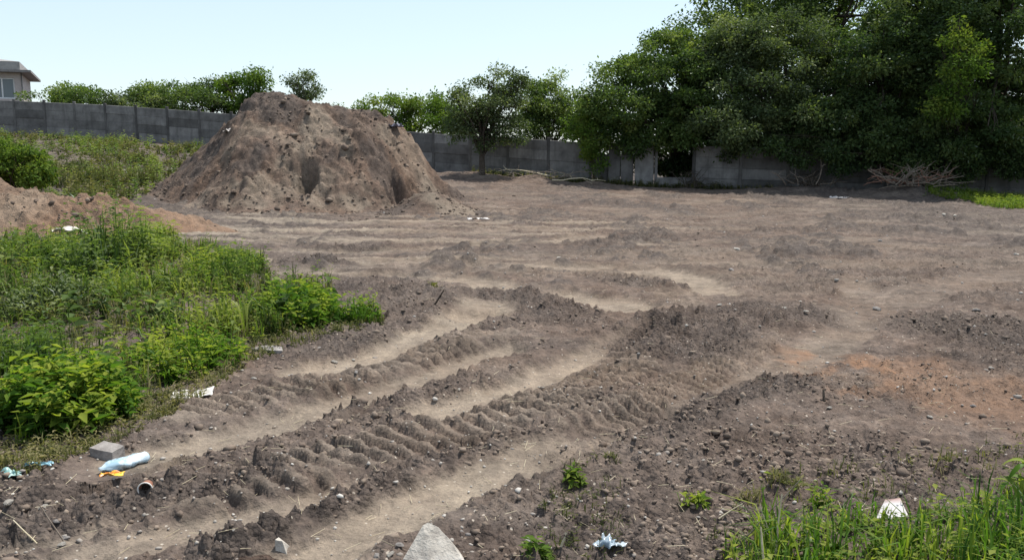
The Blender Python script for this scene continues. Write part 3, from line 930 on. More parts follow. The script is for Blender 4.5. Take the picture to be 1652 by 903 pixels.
house = tag(empty('house', hb), 'pale rendered house with a grey overhanging roof, cut by the left frame edge', 'house')
house.rotation_euler = (0, 0, R(24))
ht = zt - hb.z
s = HY / F
# front wall made round the window opening so that the window sits in a reveal
wx1 = -9 * s; wx0 = -70 * s; wz1 = A(0, 126, HY).z - hb.z; wz0 = A(0, 160, HY).z - hb.z
bm = bmesh.new()
box_bm(bm, -11, wx0, 0, .3, 0, ht); box_bm(bm, wx1, 0, 0, .3, 0, ht)
box_bm(bm, wx0, wx1, 0, .3, 0, wz0); box_bm(bm, wx0, wx1, 0, .3, wz1, ht)
box_bm(bm, -.3, 0, .302, 8, 0, ht); box_bm(bm, -11, -10.7, .302, 8, 0, ht); box_bm(bm, -10.698, -.302, 7.7, 8, 0, ht)
bm_obj('wall', bm, M_PLAST, house)
win = empty('window', (0, 0, 0)); win.parent = house
bm = bmesh.new()
fw = .09
box_bm(bm, wx0, wx1, .14, .2, wz1 - fw, wz1); box_bm(bm, wx0, wx1, .14, .2, wz0, wz0 + fw)
for xx_ in (wx0, wx1 - fw, (wx0 + wx1) / 2 - fw / 2, wx1 - .29 * (wx1 - wx0) - fw / 2, wx0 + .25 * (wx1 - wx0)):
    box_bm(bm, xx_, xx_ + fw, .142, .198, wz0 + fw + .002, wz1 - fw - .002)
bm_obj('frame', bm, M_WFR, win)
box('pane', (wx0 + .01, wx1 - .01, .165, .175, wz0 + .01, wz1 - .01), M_GLASS, win)
for (a, b) in ((.30, .50), (.60, .70), (.76, .90)):
    box('curtain', (wx0 + a * (wx1 - wx0), wx0 + b * (wx1 - wx0), .1765, .182, wz0 + .12, wz1 - .12), M_CURT, win)
# roof: eave slab and a low hipped top
ov = 16 * s
box('eave', (-11.4, ov, -ov, 8.5, ht + .003, ht + .16), M_TRIM, house)
bm = bmesh.new()
z0, z1 = ht + .163, zr - hb.z
b4 = [(-11.4, -ov * .7, z0), (ov * .05, -ov * .7, z0), (ov * .05, 8.4, z0), (-11.4, 8.4, z0)]
t4 = [(-9.4, 1.2, z1 + .45), (-1.9, 1.2, z1 + .1), (-1.9, 6.5, z1 + .1), (-9.4, 6.5, z1 + .45)]
m4 = [(p[0], p[1], z0 + .55) for p in b4]
L0 = [bm.verts.new(p) for p in b4]; L1 = [bm.verts.new(p) for p in m4]; L2 = [bm.verts.new(p) for p in t4]
for lo, hi in ((L0, L1), (L1, L2)):
    for i in range(4): bm.faces.new((lo[i], lo[(i + 1) % 4], hi[(i + 1) % 4], hi[i]))
bm.faces.new(L2); bm.faces.new(L0[::-1])
bm_obj('roof', bm, M_ROOF, house)
tubes('gutter_pipe', [([(.06, -.1, 0), (.06, -.1, ht), (.3, -.3, ht + .08)], [.045, .045, .045])], M_TRIM, house, 6)

# ------------------------------------------------------------------ trees
# row beyond the left fence
def back_tree(px, Y, blobs, label, mat, n, **kw):
    b = ground_at(px, Y)
    return tree('tree', label, b, blobs, mat, n, **kw)
GB = 'trees beyond the concrete fence'
back_tree(125, 58, [E(130, 158, 58, 44, 22, 1.6), E(105, 165, 58, 25, 14, 1.2), E(140, 200, 58, 34, 30, 1.2)], 'small round bright green tree beyond the fence nearest the house', L_BRIGHT, 7000, seed=1, n_clump=34, leaf=.16, group=GB, clump=.6)
back_tree(200, 57, [E(197, 160, 57, 20, 22, 1.1), E(205, 190, 57, 28, 30, 1.1)], 'thin grey green sapling beyond the fence with separate upright sprigs', L_GREY, 3000, seed=2, n_clump=22, leaf=.14, group=GB, clump=.45)
back_tree(272, 57, [E(272, 152, 57, 48, 26, 1.8), E(240, 160, 57, 22, 22, 1.2), E(275, 190, 57, 50, 25, 1.4)], 'broad mid green tree beyond the fence with spiky top', L_MID, 10000, seed=3, n_clump=48, leaf=.16, group=GB, clump=.6)
back_tree(345, 57, [E(338, 150, 57, 36, 24, 1.6), E(350, 185, 57, 40, 25, 1.4)], 'dark green tree beyond the fence squeezed between two larger crowns', L_DARK, 6000, seed=4, n_clump=34, leaf=.15, group=GB, clump=.55)
back_tree(400, 56, [E(398, 142, 56, 48, 26, 1.9), E(415, 175, 56, 44, 26, 1.6)], 'bright yellow green tree rising behind the left shoulder of the soil heap', L_BRIGHT, 9000, seed=5, n_clump=44, leaf=.16, group=GB, clump=.6)
back_tree(490, 55, [E(490, 137, 55, 32, 20, 1.3), E(490, 165, 55, 26, 22, 1.0)], 'grey green airy tree showing just above the top of the soil heap', L_GREY, 4200, seed=6, n_clump=34, leaf=.12, group=GB, clump=.4)
back_tree(655, 53, [E(640, 176, 53, 48, 22, 1.6), E(690, 180, 53, 40, 26, 1.6), E(665, 215, 53, 60, 24, 1.5), E(600, 172, 53, 24, 16, 1.2)], 'low yellow green tree over the fence on the right flank of the soil heap', L_BRIGHT, 11000, seed=7, n_clump=56, leaf=.15, group=GB, clump=.55, tint=.6)
back_tree(728, 52, [E(722, 190, 52, 34, 26, 1.4), E(735, 215, 52, 34, 22, 1.3)], 'yellow green bush over the fence left of the thin dark trunk', L_BRIGHT, 5500, seed=8, n_clump=30, leaf=.14, group=GB, clump=.5, tint=.5)
back_tree(885, 47, [E(880, 160, 47, 44, 42, 1.6), E(850, 175, 47, 36, 48, 1.5), E(925, 172, 47, 36, 38, 1.5), E(890, 205, 47, 62, 26, 1.5)], 'dense fresh green tree over the fence left of the great dark trees', L_MID, 17000, seed=9, n_clump=80, leaf=.13, group=GB, clump=.5, tint=.55)
for q, (px, w, Y, m, lb) in enumerate(((95, 60, 55, L_MID, 'low hedge top showing over the fence under the small round tree'), (215, 60, 55, L_GREY, 'low hedge top showing over the fence under the thin sapling'), (310, 60, 54.5, L_MID, 'low hedge top showing over the fence under the spiky topped tree'),
                                     (565, 60, 53, L_GREY, 'low twiggy scrub just showing over the crest of the soil heap'), (960, 40, 46, L_MID, 'low green hedge beyond the fence where the dark trees begin'))):
    back_tree(px, Y + 1, [E(px, 160 if px < 500 else 186, Y, w, 17, 1.2), E(px - 20, 190 if px < 500 else 200, Y, w, 22, 1.2)], lb, m, 5200, seed=40 + q, n_clump=60, leaf=.14, group=GB, clump=.42, cat='bush', trunk_r=.05, stems=3)
# tree with its trunk in front of the fence
b = ground_at(778, 40.6)
tree('tree', 'slender dark tree whose trunk stands against the grey fence right of the heap', b,
     [E(775, 155, 40.6, 50, 34, 1.3), E(745, 185, 40.6, 26, 34, 1.0), E(812, 135, 40.6, 34, 30, 1.0), E(815, 180, 40.6, 40, 38, 1.1), E(772, 208, 40.4, 34, 34, .9), E(740, 205, 40.6, 26, 26, .8), E(820, 208, 40.6, 34, 24, .8)],
     L_GREY, 17000, leaf=.11, trunk_r=.16, clump=.40, n_clump=130, seed=10, tint=.42, trunk_to=tuple(A(776, 195, 40.6)))
# great trees at right
def place(px, Y): return ground_at(px, Y)
tree('tree', 'broad shrubby tree arching over the fence opening at the left end of the dark trees', place(1085, 42.2),
     [E(1010, 165, 40.5, 66, 66, 1.9), E(972, 200, 40.5, 34, 42, 1.3), E(1080, 130, 41, 84, 66, 2.2), E(1055, 200, 40.2, 84, 44, 1.6), E(1140, 165, 40.5, 80, 72, 2.0), E(1095, 90, 42, 76, 46, 2.0), E(1095, 228, 39.6, 50, 24, .7), E(1020, 225, 39.9, 40, 26, .7)],
     L_MID, 62000, leaf=.135, trunk_r=.17, clump=.48, n_clump=300, seed=11, tint=.42, trunk_to=tuple(A(1085, 170, 42.2)), stems=2)
tree('tree', 'grey green tree in the middle of the dark trees with pale twiggy sprays', place(1240, 41.0),
     [E(1240, 140, 39.5, 100, 70, 2.0), E(1195, 210, 38.6, 90, 44, 1.5), E(1300, 205, 38.4, 90, 48, 1.5), E(1255, 75, 40.5, 100, 52, 2.1), E(1170, 100, 40.5, 60, 60, 1.6)],
     L_GREY, 58000, leaf=.13, trunk_r=.2, clump=.48, n_clump=280, seed=12, tint=.38, trunk_to=tuple(A(1240, 160, 41)), stems=2)
tree('tree', 'tallest bright topped tree behind the other dark trees reaching the top edge', place(1290, 47),
     [E(1210, 35, 46, 90, 66, 2.8), E(1290, -20, 46, 130, 90, 3.4), E(1150, 70, 45.5, 50, 46, 2.0), E(1390, 10, 46, 120, 100, 3.2), E(1330, -120, 47, 130, 90, 3.6), E(1480, 40, 46, 90, 90, 2.6), E(1180, 15, 44.5, 60, 36, 1.6), E(1135, 62, 43.5, 50, 34, 1.5), E(1260, 45, 44, 90, 40, 1.6)],
     L_MID, 50000, leaf=.17, trunk_r=.3, clump=.68, n_clump=260, seed=13, tint=.5, trunk_to=tuple(A(1290, 0, 47)))
tree('tree', 'dark leafy tree leaning over the fence above the pile of pulled branches', place(1425, 40.0),
     [E(1400, 110, 38.6, 96, 86, 2.2), E(1430, 210, 37.4, 110, 48, 1.5), E(1480, 60, 39.0, 110, 80, 2.4), E(1350, 195, 37.8, 70, 54, 1.5)],
     L_DARK, 58000, leaf=.145, trunk_r=.25, clump=.5, n_clump=290, seed=14, tint=.45, trunk_to=tuple(A(1425, 100, 40)), stems=2)
tree('tree', 'large dark tree with a yellowish branch, filling the right edge of the view', place(1600, 38.8),
     [E(1560, 120, 37.2, 86, 96, 2.2), E(1640, 60, 37.2, 110, 120, 2.6), E(1560, 218, 36.2, 110, 46, 1.4), E(1680, 205, 36, 100, 60, 1.8), E(1560, -20, 38.5, 130, 110, 2.8)],
     L_DARK, 62000, leaf=.145, trunk_r=.28, clump=.5, n_clump=310, seed=15, tint=.46, trunk_to=tuple(A(1600, 80, 38.8)), stems=2)
tree('tree', 'yellow green young tree catching light among the dark trees at upper right', place(1555, 38.6),
     [E(1555, 100, 34.6, 40, 70, .8), E(1530, 160, 34.8, 30, 40, .6)], L_BRIGHT, 3600, leaf=.13, trunk_r=.06, clump=.4, n_clump=34, seed=16, tint=.55, trunk_to=tuple(A(1555, 130, 35.0)))
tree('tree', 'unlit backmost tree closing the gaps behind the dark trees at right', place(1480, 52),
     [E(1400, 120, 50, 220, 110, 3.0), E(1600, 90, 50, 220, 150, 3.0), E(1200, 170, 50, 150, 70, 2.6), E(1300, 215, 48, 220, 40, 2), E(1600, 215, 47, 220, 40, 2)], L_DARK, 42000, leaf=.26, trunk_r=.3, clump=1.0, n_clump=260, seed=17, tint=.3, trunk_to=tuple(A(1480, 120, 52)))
tree('bush', 'dark undergrowth filling the opening in the fence', place(1090, 43.2),
     [E(1090, 250, 42.6, 70, 50, .8), E(1010, 235, 43, 70, 40, .8), E(1180, 240, 42.5, 60, 45, .8), E(1090, 275, 41.6, 60, 30, .6)], L_DARK, 16000, leaf=.15, trunk_r=.05, cat='bush', clump=.5, n_clump=80, seed=21, tint=.35, stems=3)
tree('bush', 'dark undergrowth behind the fence below the grey green tree', place(1270, 41.5),
     [E(1270, 225, 41.2, 110, 42, .8)], L_DARK, 11000, leaf=.15, trunk_r=.05, cat='bush', clump=.5, n_clump=70, seed=22, tint=.35, stems=3)
tree('bush', 'dark undergrowth behind the fence at the right frame edge', place(1560, 40),
     [E(1540, 225, 39.8, 150, 46, .8), E(1700, 225, 39.4, 80, 46, .8)], L_DARK, 15000, leaf=.15, trunk_r=.05, cat='bush', clump=.5, n_clump=90, seed=23, tint=.35, stems=3)
tree('bush', 'ragged dark bush hung low over the front of the fence at far right, added to darken it', place(1500, 38.9),
     [E(1400, 246, 36.8, 95, 30, .5), E(1540, 254, 36.2, 110, 34, .5), E(1660, 256, 35.8, 70, 38, .5), E(1290, 240, 37.6, 60, 22, .4)], L_DARK, 22000, leaf=.13, trunk_r=.04, cat='bush', clump=.36, n_clump=170, seed=24, tint=.4, stems=3)  # foliage added low over the fence, standing in for deep shade there
tree('bush', 'bright green bough of creeper hanging over the fence left of the pale upright slabs', place(962, 40.4),
     [E(958, 232, 40, 22, 34, .5), E(935, 205, 40.3, 30, 20, .6), E(968, 258, 39.9, 12, 22, .35)], L_BRIGHT, 4200, leaf=.11, trunk_r=.03, cat='bush', clump=.3, n_clump=40, seed=18, tint=.55, trunk_to=tuple(A(955, 225, 40.3)))
# bush behind the ridge at left
b = A(30, 304, 23.5); b.z = float(elev(np.array([b.x]), np.array([23.5]))[0])
tree('bush', 'rounded light green bush behind the reddish earth ridge at the left edge', b,
     [E(28, 262, 23.5, 46, 36, .8), E(-20, 270, 23.5, 50, 40, .8), E(50, 285, 23.3, 34, 24, .6)], L_BRIGHT, 12000, leaf=.085, trunk_r=.05, cat='bush', clump=.22, n_clump=110, seed=19, tint=.6, stems=3, upb=.9)

# ------------------------------------------------------------------ weeds
def in_poly(x, y, poly):
    c = np.zeros(len(x), bool); n = len(poly)
    for i in range(n):
        x1, y1 = poly[i][0], poly[i][1]; x2, y2 = poly[(i + 1) % n][0], poly[(i + 1) % n][1]
        hit = ((y1 > y) != (y2 > y)) & (x < (x2 - x1) * (y - y1) / (y2 - y1 + 1e-12) + x1)
        c ^= hit
    return c

def sample_poly(pxpoly, n, world=None):
    poly = world or [G(*p) for p in pxpoly]
    xs = [p[0] for p in poly]; ys = [p[1] for p in poly]
    out_x, out_y = [], []
    got = 0
    while got < n:
        # nearer ground gets more, the way detail is seen
        s = RNG.uniform(0, 1, n * 3); y0, y1 = max(min(ys), .5), max(ys)
        y = (y0 ** -.3 + s * (y1 ** -.3 - y0 ** -.3)) ** (-1 / .3)
        x = RNG.uniform(min(xs), max(xs), n * 3)
        m = in_poly(x, y, poly)
        out_x.append(x[m]); out_y.append(y[m]); got += int(m.sum())
    return np.concatenate(out_x)[:n], np.concatenate(out_y)[:n]

def weeds(name, label, x, y, hgt, n_leaf, mat, lsize, blade=.3, tint=.5, zfun=None, parent=None, base=(0, 0, 0), tspread=.16, narrow=.38):
    """leafy stems and grass blades: hgt per stem, n_leaf per stem"""
    n = len(x)
    z = (zfun or (lambda a, b: ground(a, b)[0]))(x, y)
    P = np.stack([x, y, z - .01], -1)
    isb = RNG.uniform(0, 1, n) < blade
    st = np.clip(RNG.normal(tint, tspread + .05, n) + .55 * fbm(x * 1.1, y * 1.1, 501, 4), 0, 1)
    parts = []
    # blades: several per tuft
    if isb.any():
        k_ = 5
        Pb = np.repeat(P[isb], k_, 0) + np.concatenate([RNG.normal(0, .02, (isb.sum() * k_, 2)), np.zeros((isb.sum() * k_, 1))], 1)
        hb_ = np.repeat(hgt[isb], k_) * RNG.uniform(.6, 1.15, len(Pb))
        parts.append(blade_arrays(Pb, RNG.uniform(0, 6.28, len(Pb)), hb_, RNG.uniform(.15, 1.1, len(Pb)), .0012 + hb_ * .018 + .0007 * Pb[:, 1], np.clip(np.repeat(st[isb], k_) + RNG.normal(0, .12, len(Pb)), 0, 1)))
    s = ~isb
    if s.any():
        m = int(s.sum())
        az = RNG.uniform(0, 6.28, m); lean = RNG.uniform(0, .35, m)
        tip = P[s] + np.stack([np.cos(az) * lean * hgt[s], np.sin(az) * lean * hgt[s], hgt[s]], -1)
        # stem as a very thin blade
        parts.append(blade_arrays(P[s], az, hgt[s], lean, np.full(m, .002) + hgt[s] * .012 + .0004 * P[s][:, 1], np.clip(st[s] - .1, 0, 1)))
        f = np.tile(np.linspace(.15, 1.02, n_leaf), m) + RNG.normal(0, .04, m * n_leaf)
        B = np.repeat(P[s], n_leaf, 0); T = np.repeat(tip, n_leaf, 0)
        Pl = B + (T - B) * f[:, None]
        la = np.tile(np.arange(n_leaf) * 2.4, m) + np.repeat(RNG.uniform(0, 6.28, m), n_leaf) + RNG.normal(0, .3, m * n_leaf)
        rise = RNG.uniform(-.35, .75, m * n_leaf)
        ax = np.stack([np.cos(la), np.sin(la), rise], -1)
        nn = np.stack([-np.cos(la) * rise, -np.sin(la) * rise, np.ones_like(la)], -1) + RNG.normal(0, .25, (len(la), 3))
        ln = lsize * np.repeat(RNG.uniform(.7, 1.3, m), n_leaf) * (1.15 - .55 * f) * RNG.uniform(.7, 1.25, len(la)) * (1 + .012 * Pl[:, 1])
        tt = np.clip(np.repeat(st[s], n_leaf) + .32 * (f - .5) + RNG.normal(0, .1, len(la)), 0, 1)  # paler young leaves upward; also paints lit tops and shaded lower leaves
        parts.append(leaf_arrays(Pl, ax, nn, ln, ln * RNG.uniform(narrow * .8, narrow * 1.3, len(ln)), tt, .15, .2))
    V, Fa, T = join(parts)
    V = V - np.array(base)
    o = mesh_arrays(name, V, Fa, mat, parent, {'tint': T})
    if parent is None: tag(o, label, 'weeds', kind='stuff')
    return o

def clumpy(x, y, s, lo=-.15, hi=.25):
    return sstep(lo, hi, fbm(x * .9, y * .9, s, 3))

# main weed patch at left
PATCH = [(-60, 715), (60, 712), (140, 690), (215, 655), (290, 610), (345, 590), (400, 560), (480, 535), (540, 520), (535, 470), (440, 450), (395, 425), (330, 395), (120, 385), (-120, 392)]
x, y = sample_poly(PATCH, 5200)
c = clumpy(x, y, 601)
keep = RNG.uniform(0, 1, len(x)) < .08 + .80 * c
x, y, c = x[keep], y[keep], c[keep]
h = (.06 + .30 * c) * RNG.uniform(.5, 1.5, len(x))
weeds('weed_patch', 'dense green patch of tall leafy weeds and grass left of the tyre ruts', x, y, h, 11, L_WEED, .075, .34, .5)
x, y = sample_poly(PATCH, 2600)
h = RNG.uniform(.10, .34, len(x)) * (.5 + .6 * clumpy(x, y, 603))
weeds('grass_patch', 'grass and dry stalks growing through the green weeds at left', x, y, h, 8, L_OLIVE, .05, .75, .45)

x, y = sample_poly(PATCH, 420)
c = clumpy(x * 1.4, y * 1.4, 605, .0, .3)
keep = c > .35
x, y, c = x[keep], y[keep], c[keep]
weeds('dock_patch', 'broad dark leaved weeds scattered through the green patch at left', x, y, (.12 + .25 * c) * RNG.uniform(.6, 1.3, len(x)), 9, L_MID, .15, .05, .35, narrow=.5)
# named clumps
def clump_thing(name, label, px, py, rx, depth, n, hmin, hmax, mat, lsize, nl=11, blade=.15, tint=.5, cat='plant', narrow=.4):
    c = on(px, py)
    s = c.y / F
    a = RNG.uniform(0, 6.28, n); q = np.sqrt(RNG.uniform(0, 1, n))
    x = c.x + np.cos(a) * q * rx * s; y = c.y + depth * .5 + np.sin(a) * q * depth * .6
    h = RNG.uniform(hmin, hmax, n) * (1.1 - .55 * q ** 2)
    root = tag(empty(name, c), label, cat)
    o = weeds('foliage', None, x, y, h, nl, mat, lsize, blade, tint, None, root, tuple(c), narrow=narrow)
    o['kind'] = 'stuff'
    return root
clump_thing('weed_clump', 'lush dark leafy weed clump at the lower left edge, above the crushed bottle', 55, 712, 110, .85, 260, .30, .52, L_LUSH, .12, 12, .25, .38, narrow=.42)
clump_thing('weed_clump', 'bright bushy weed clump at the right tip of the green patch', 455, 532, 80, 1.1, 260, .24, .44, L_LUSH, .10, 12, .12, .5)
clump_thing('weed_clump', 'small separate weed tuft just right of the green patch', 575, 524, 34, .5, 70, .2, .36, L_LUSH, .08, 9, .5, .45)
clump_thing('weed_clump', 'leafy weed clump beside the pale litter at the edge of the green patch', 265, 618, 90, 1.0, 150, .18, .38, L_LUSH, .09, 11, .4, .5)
clump_thing('weed_clump', 'grassy weed clump before the reddish ridge at the back of the green patch', 200, 430, 60, 1.6, 200, .25, .42, L_WEED, .11, 10, .6, .45)
clump_thing('weed_clump', 'leafy weed clump at the back right corner of the green patch', 330, 445, 62, 1.8, 230, .22, .42, L_WEED, .11, 10, .35, .5)
clump_thing('weed_clump', 'tall weed clump at the back left of the green patch by the frame edge', 60, 440, 80, 1.8, 260, .25, .5, L_WEED, .11, 10, .4, .42)
clump_thing('weed_clump', 'bluish weeds at the left edge in the middle of the green patch', 40, 520, 70, 1.4, 200, .25, .45, L_GREY, .09, 9, .3, .6)
# thin verge and dry ground cover along the patch edge
x, y = sample_poly([(-80, 800), (60, 790), (230, 700), (330, 640), (440, 570), (620, 520), (600, 500), (420, 545), (280, 625), (130, 705), (-80, 730)], 1500)
weeds('verge_grass', 'thin dry grass along the edge of the green weeds', x, y, RNG.uniform(.03, .11, len(x)), 6, L_OLIVE, .04, .5, .55)
# scrub on the rising ground behind the ridge
XY = [A(-120, 300, 24), A(60, 300, 24), A(190, 300, 25), A(250, 300, 30), A(300, 300, 38), A(345, 300, 45.5), A(180, 300, 48.5), A(-160, 300, 51)]
x, y = sample_poly(None, 4200, XY)
c = clumpy(x * .5, y * .5, 611)
keep = RNG.uniform(0, 1, len(x)) < .35 + .65 * c
x, y, c = x[keep], y[keep], c[keep]
h = (.2 + .45 * c) * RNG.uniform(.6, 1.3, len(x)) * np.interp(y, [24, 34, 46, 50], [.9, .9, .7, .5])
weeds('scrub', 'olive scrub and dry weeds on the rising ground below the left fence', x, y, h, 9, L_OLIVE, .12, .3, .3, elev)
x, y = sample_poly(None, 1500, XY)
h = RNG.uniform(.25, .7, len(x)) * clumpy(x * .6, y * .6, 613)
keep = h > .15
weeds('green_scrub', 'green weeds scattered through the scrub below the left fence', x[keep], y[keep], h[keep], 10, L_MID, .13, .15, .6, elev)
clump_thing('weed_clump', 'green weed clump at the foot of the tall heap behind the reddish ridge', 215, 322, 42, 1.2, 110, .3, .6, L_WEED, .12, 9, .2, .45)
clump_thing('weed_clump', 'bushy olive weeds right of the rounded light green bush', 125, 318, 55, 2.0, 150, .6, 1.15, L_MID, .12, 12, .1, .55)
# right strip of grass by the branch pile
x, y = sample_poly([(1490, 322), (1560, 326), (1600, 336), (1760, 346), (1780, 326), (1600, 316), (1500, 312)], 1500)
weeds('grass_strip', 'bright yellow green strip of grass under the dark trees at the right edge', x, y, RNG.uniform(.12, .34, len(x)), 8, L_BRIGHT, .10, .3, .75)
# weeds and dry debris at the foot of the middle fence
XY = [Vector((xx_, float(fence_y(xx_)) - d, 0)) for xx_, d in ((A(760, 280, 42).x, 1.2), (A(1000, 280, 41).x, 1.0), (A(1240, 280, 39).x, .6), (A(1240, 280, 39).x, .15), (A(1000, 280, 41).x, .2), (A(760, 280, 42).x, .3))]
x, y = sample_poly(None, 700, XY)
weeds('fence_weeds', 'dull weeds along the foot of the concrete fence', x, y, RNG.uniform(.1, .4, len(x)), 7, L_OLIVE, .09, .4, .35)

# foreground right grass
FG = [(1150, 960), (1190, 880), (1300, 838), (1420, 850), (1500, 836), (1600, 800), (1720, 780), (1800, 1000)]
x, y = sample_poly(FG, 1500)
c = clumpy(x * 2, y * 2, 621)
keep = RNG.uniform(0, 1, len(x)) < .06 + .34 * c
x, y, c = x[keep], y[keep], c[keep]
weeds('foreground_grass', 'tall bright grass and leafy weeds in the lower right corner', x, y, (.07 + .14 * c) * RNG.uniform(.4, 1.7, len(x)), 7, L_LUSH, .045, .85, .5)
x, y = sample_poly(FG, 130)
weeds('foreground_weeds', 'low leafy weeds between the grass in the lower right corner', x, y, RNG.uniform(.06, .16, len(x)), 9, L_WEED, .06, .1, .65, narrow=.5)
x, y = sample_poly([(1130, 900), (1180, 800), (1300, 760), (1480, 740), (1660, 700), (1700, 800), (1400, 850), (1200, 880)], 150)
weeds('sparse_grass', 'sparse thin grass over the clods in front of the lower right grass', x, y, RNG.uniform(.03, .12, len(x)), 5, L_OLIVE, .03, .35, .4)
x, y = sample_poly([(840, 960), (870, 830), (915, 730), (985, 735), (1020, 850), (980, 930)], 150)
weeds('low_weeds', 'low olive weeds right of the large pale rock', x, y, RNG.uniform(.02, .08, len(x)), 6, L_OLIVE, .028, .35, .3)

SM = [('bright green sprout with pointed leaves alone on the clods left of the dry stalks', 1120, 818, 16, 12, .07, .11, L_LUSH),
      ('feathery pale tuft of grass above the dry stalks', 1272, 782, 34, 26, .06, .12, L_OLIVE),
      ('yellow green seedling above the other sprouts right of the pale rut', 930, 790, 14, 12, .05, .09, L_BRIGHT),
      ('yellow green seedling at the bottom edge right of the large pale rock', 868, 905, 18, 16, .05, .09, L_BRIGHT),
      ('small green seedling midway between the ruts and the lower right grass', 990, 752, 14, 10, .04, .07, L_OLIVE),
      ('yellowish broad leaved weed at the foot of the dry stalks', 1215, 815, 22, 12, .06, .12, L_OLIVE),
      ('single tall weed standing left of the white scrap', 1325, 820, 12, 12, .10, .17, L_LUSH),
      ('lone weed on the bank above the rut left of the dark tree', 700, 470, 14, 10, .06, .13, L_OLIVE)]
for (lb, px, py, rx, n, h0, h1, m) in SM:
    clump_thing('seedling', lb, px, py, rx, .06 if py > 600 else .3, n, h0, h1, m, .055 if py > 600 else .1, 8, .3 if m is not L_OLIVE else .8, .6)

# corner plant with long pointed leaves, each leaf a part
def pointed_leaf(L, W, droop, name, mat, parent, loc, az, rise):
    n = 7
    V, Fa = [], []
    for i in range(n + 1):
        t = i / n
        w = W * (math.sin(math.pi * min(1, t * .92 + .06)) ** .8) * .5
        if i == n: w = .001
        x = L * t * math.cos(rise - droop * t); z = L * t * math.sin(rise - droop * t)
        ser = 1 + .12 * (i % 2)
        V += [(x, -w * ser, z + w * .3), (x, 0, z), (x, w * ser, z + w * .3)]
    for i in range(n):
        a = i * 3
        Fa += [(a, a + 1, a + 4, a + 3), (a + 1, a + 2, a + 5, a + 4)]
    o = mesh_arrays(name, np.array(V), np.array(Fa), mat, parent, {'tint': np.full(len(V), random.uniform(.45, .95))}, True)
    o.location = loc; o.rotation_euler = (random.uniform(-.3, .3), 0, az)
    return o
c = on(1650, 830)
cp = tag(empty('broad_weed', c), 'tall weed with fans of long pointed leaves at the lower right edge', 'plant')
stem_top = Vector((.0, 0, .27))
tubes('stem', [(bend_line((0, 0, -.02), stem_top, 5, .05), [.006, .0055, .005, .0045, .004, .003]), (bend_line((0, 0, .08), (-.07, .0, .17), 4, .05), [.004, .0035, .003, .003, .002])], flat_noise_mat('weed_stem', (.07, .13, .03), (.12, .19, .05), 20, .7, .3, 0), cp, 6)
for hub, nlv, LL in ((stem_top, 9, .12), (Vector((-.07, 0, .17)), 7, .105), (Vector((.0, 0, .19)), 5, .11)):
    for i in range(nlv):
        pointed_leaf(LL * random.uniform(.8, 1.15), .026, random.uniform(.5, 1.1), 'leaf', L_LUSH, cp, hub, 2 * math.pi * i / nlv + random.uniform(-.2, .2), random.uniform(.15, .8))
c = on(1340, 900)
cp = tag(empty('broad_weed', c), 'low yellow green weed with rounded leaves at the bottom edge right of the dry stalks', 'plant')
for i in range(14):
    pointed_leaf(random.uniform(.06, .09), .045, random.uniform(.6, 1.2), 'leaf', L_BRIGHT, cp, (random.uniform(-.05, .05), random.uniform(-.03, .03), random.uniform(.01, .07)), random.uniform(0, 6.28), random.uniform(.2, .9))

# dry stalks standing in the foreground grass
def stalk(px0, py0, px1, py1, r, label, mat=M_STRAW, name='dry_stalk', cat='stalk', group=None, side=0):
    a = on(px0, py0); b = A(px1, py1, a.y + random.uniform(-.03, .05))
    root = a
    pts = [p - a for p in bend_line(a, b, 6, .04)]
    lines = [(pts, [r * (1 - .4 * i / 6) for i in range(7)])]
    for q in range(side):
        st = pts[random.randint(2, 5)]
        e = st + Vector((random.uniform(-.08, .08), random.uniform(-.04, .04), random.uniform(.02, .08)))
        lines.append((bend_line(st, e, 3, .15), [r * .5, r * .4, r * .3, r * .2]))
    o = tubes(name, lines, mat, None, 6)
    o.location = a
    return tag(o, label, cat, group)
GS = 'dry stalks in the lower right grass'
stalk(1250, 912, 1262, 795, .0052, 'tallest pale straight dry stalk in the lower right grass', group=GS)
stalk(1234, 930, 1226, 850, .006, 'thick short pale stalk left of the tallest dry stalk', group=GS)
stalk(1196, 880, 1296, 772, .0032, 'brown branching stalk rising to the right towards the feathery tuft', M_TWIG, group=GS, side=4)
stalk(1240, 880, 1192, 800, .003, 'thin dry stem leaning left among the dry stalks', M_TWIG, group=GS, side=4)
stalk(1252, 890, 1228, 812, .003, 'thin dry stem leaning slightly left beside the tallest stalk', M_STRAW, group=GS, side=2)
stalk(1160, 838, 1198, 812, .005, 'pale broken stalk lying flat left of the dry stalks', group=GS)
stalk(905, 892, 914, 858, .006, 'short white stick standing up right of the large pale rock')
stalk(1330, 646, 1328, 628, .012, 'dark stubby stick standing in the soil below the reddish patch', M_BARK)
stalk(806, 842, 860, 872, .003, 'thin dry twig lying right of the large pale rock', M_TWIG)
stalk(700, 492, 716, 468, .012, 'dark stick poking from the bank beyond the ruts', M_BARK)
stalk(60, 880, 20, 838, .004, 'straw stalk hanging over the dark bank at the lower left corner', M_STRAW)
stalk(105, 862, 62, 812, .004, 'second straw stalk lower down the bank at the lower left corner', M_TWIG)
# scattered straw (stuff)
xx, yy = frustum_points(900, 2.8, 12)
zz = ground(xx, yy)[0]
lines = []
for a, b, c in zip(xx, yy, zz):
    an = random.uniform(0, 6.28); L = random.uniform(.03, .11)
    lines.append(([(a, b, c + .012), (a + L * math.cos(an), b + L * math.sin(an), c + random.uniform(.008, .035))], [.0016, .0012]))
V, Fa = tube_arrays(lines, 3)
tag(mesh_arrays('straw_bits', V, Fa, M_STRAW), 'bits of straw and root strewn over the soil', 'straw', kind='stuff')

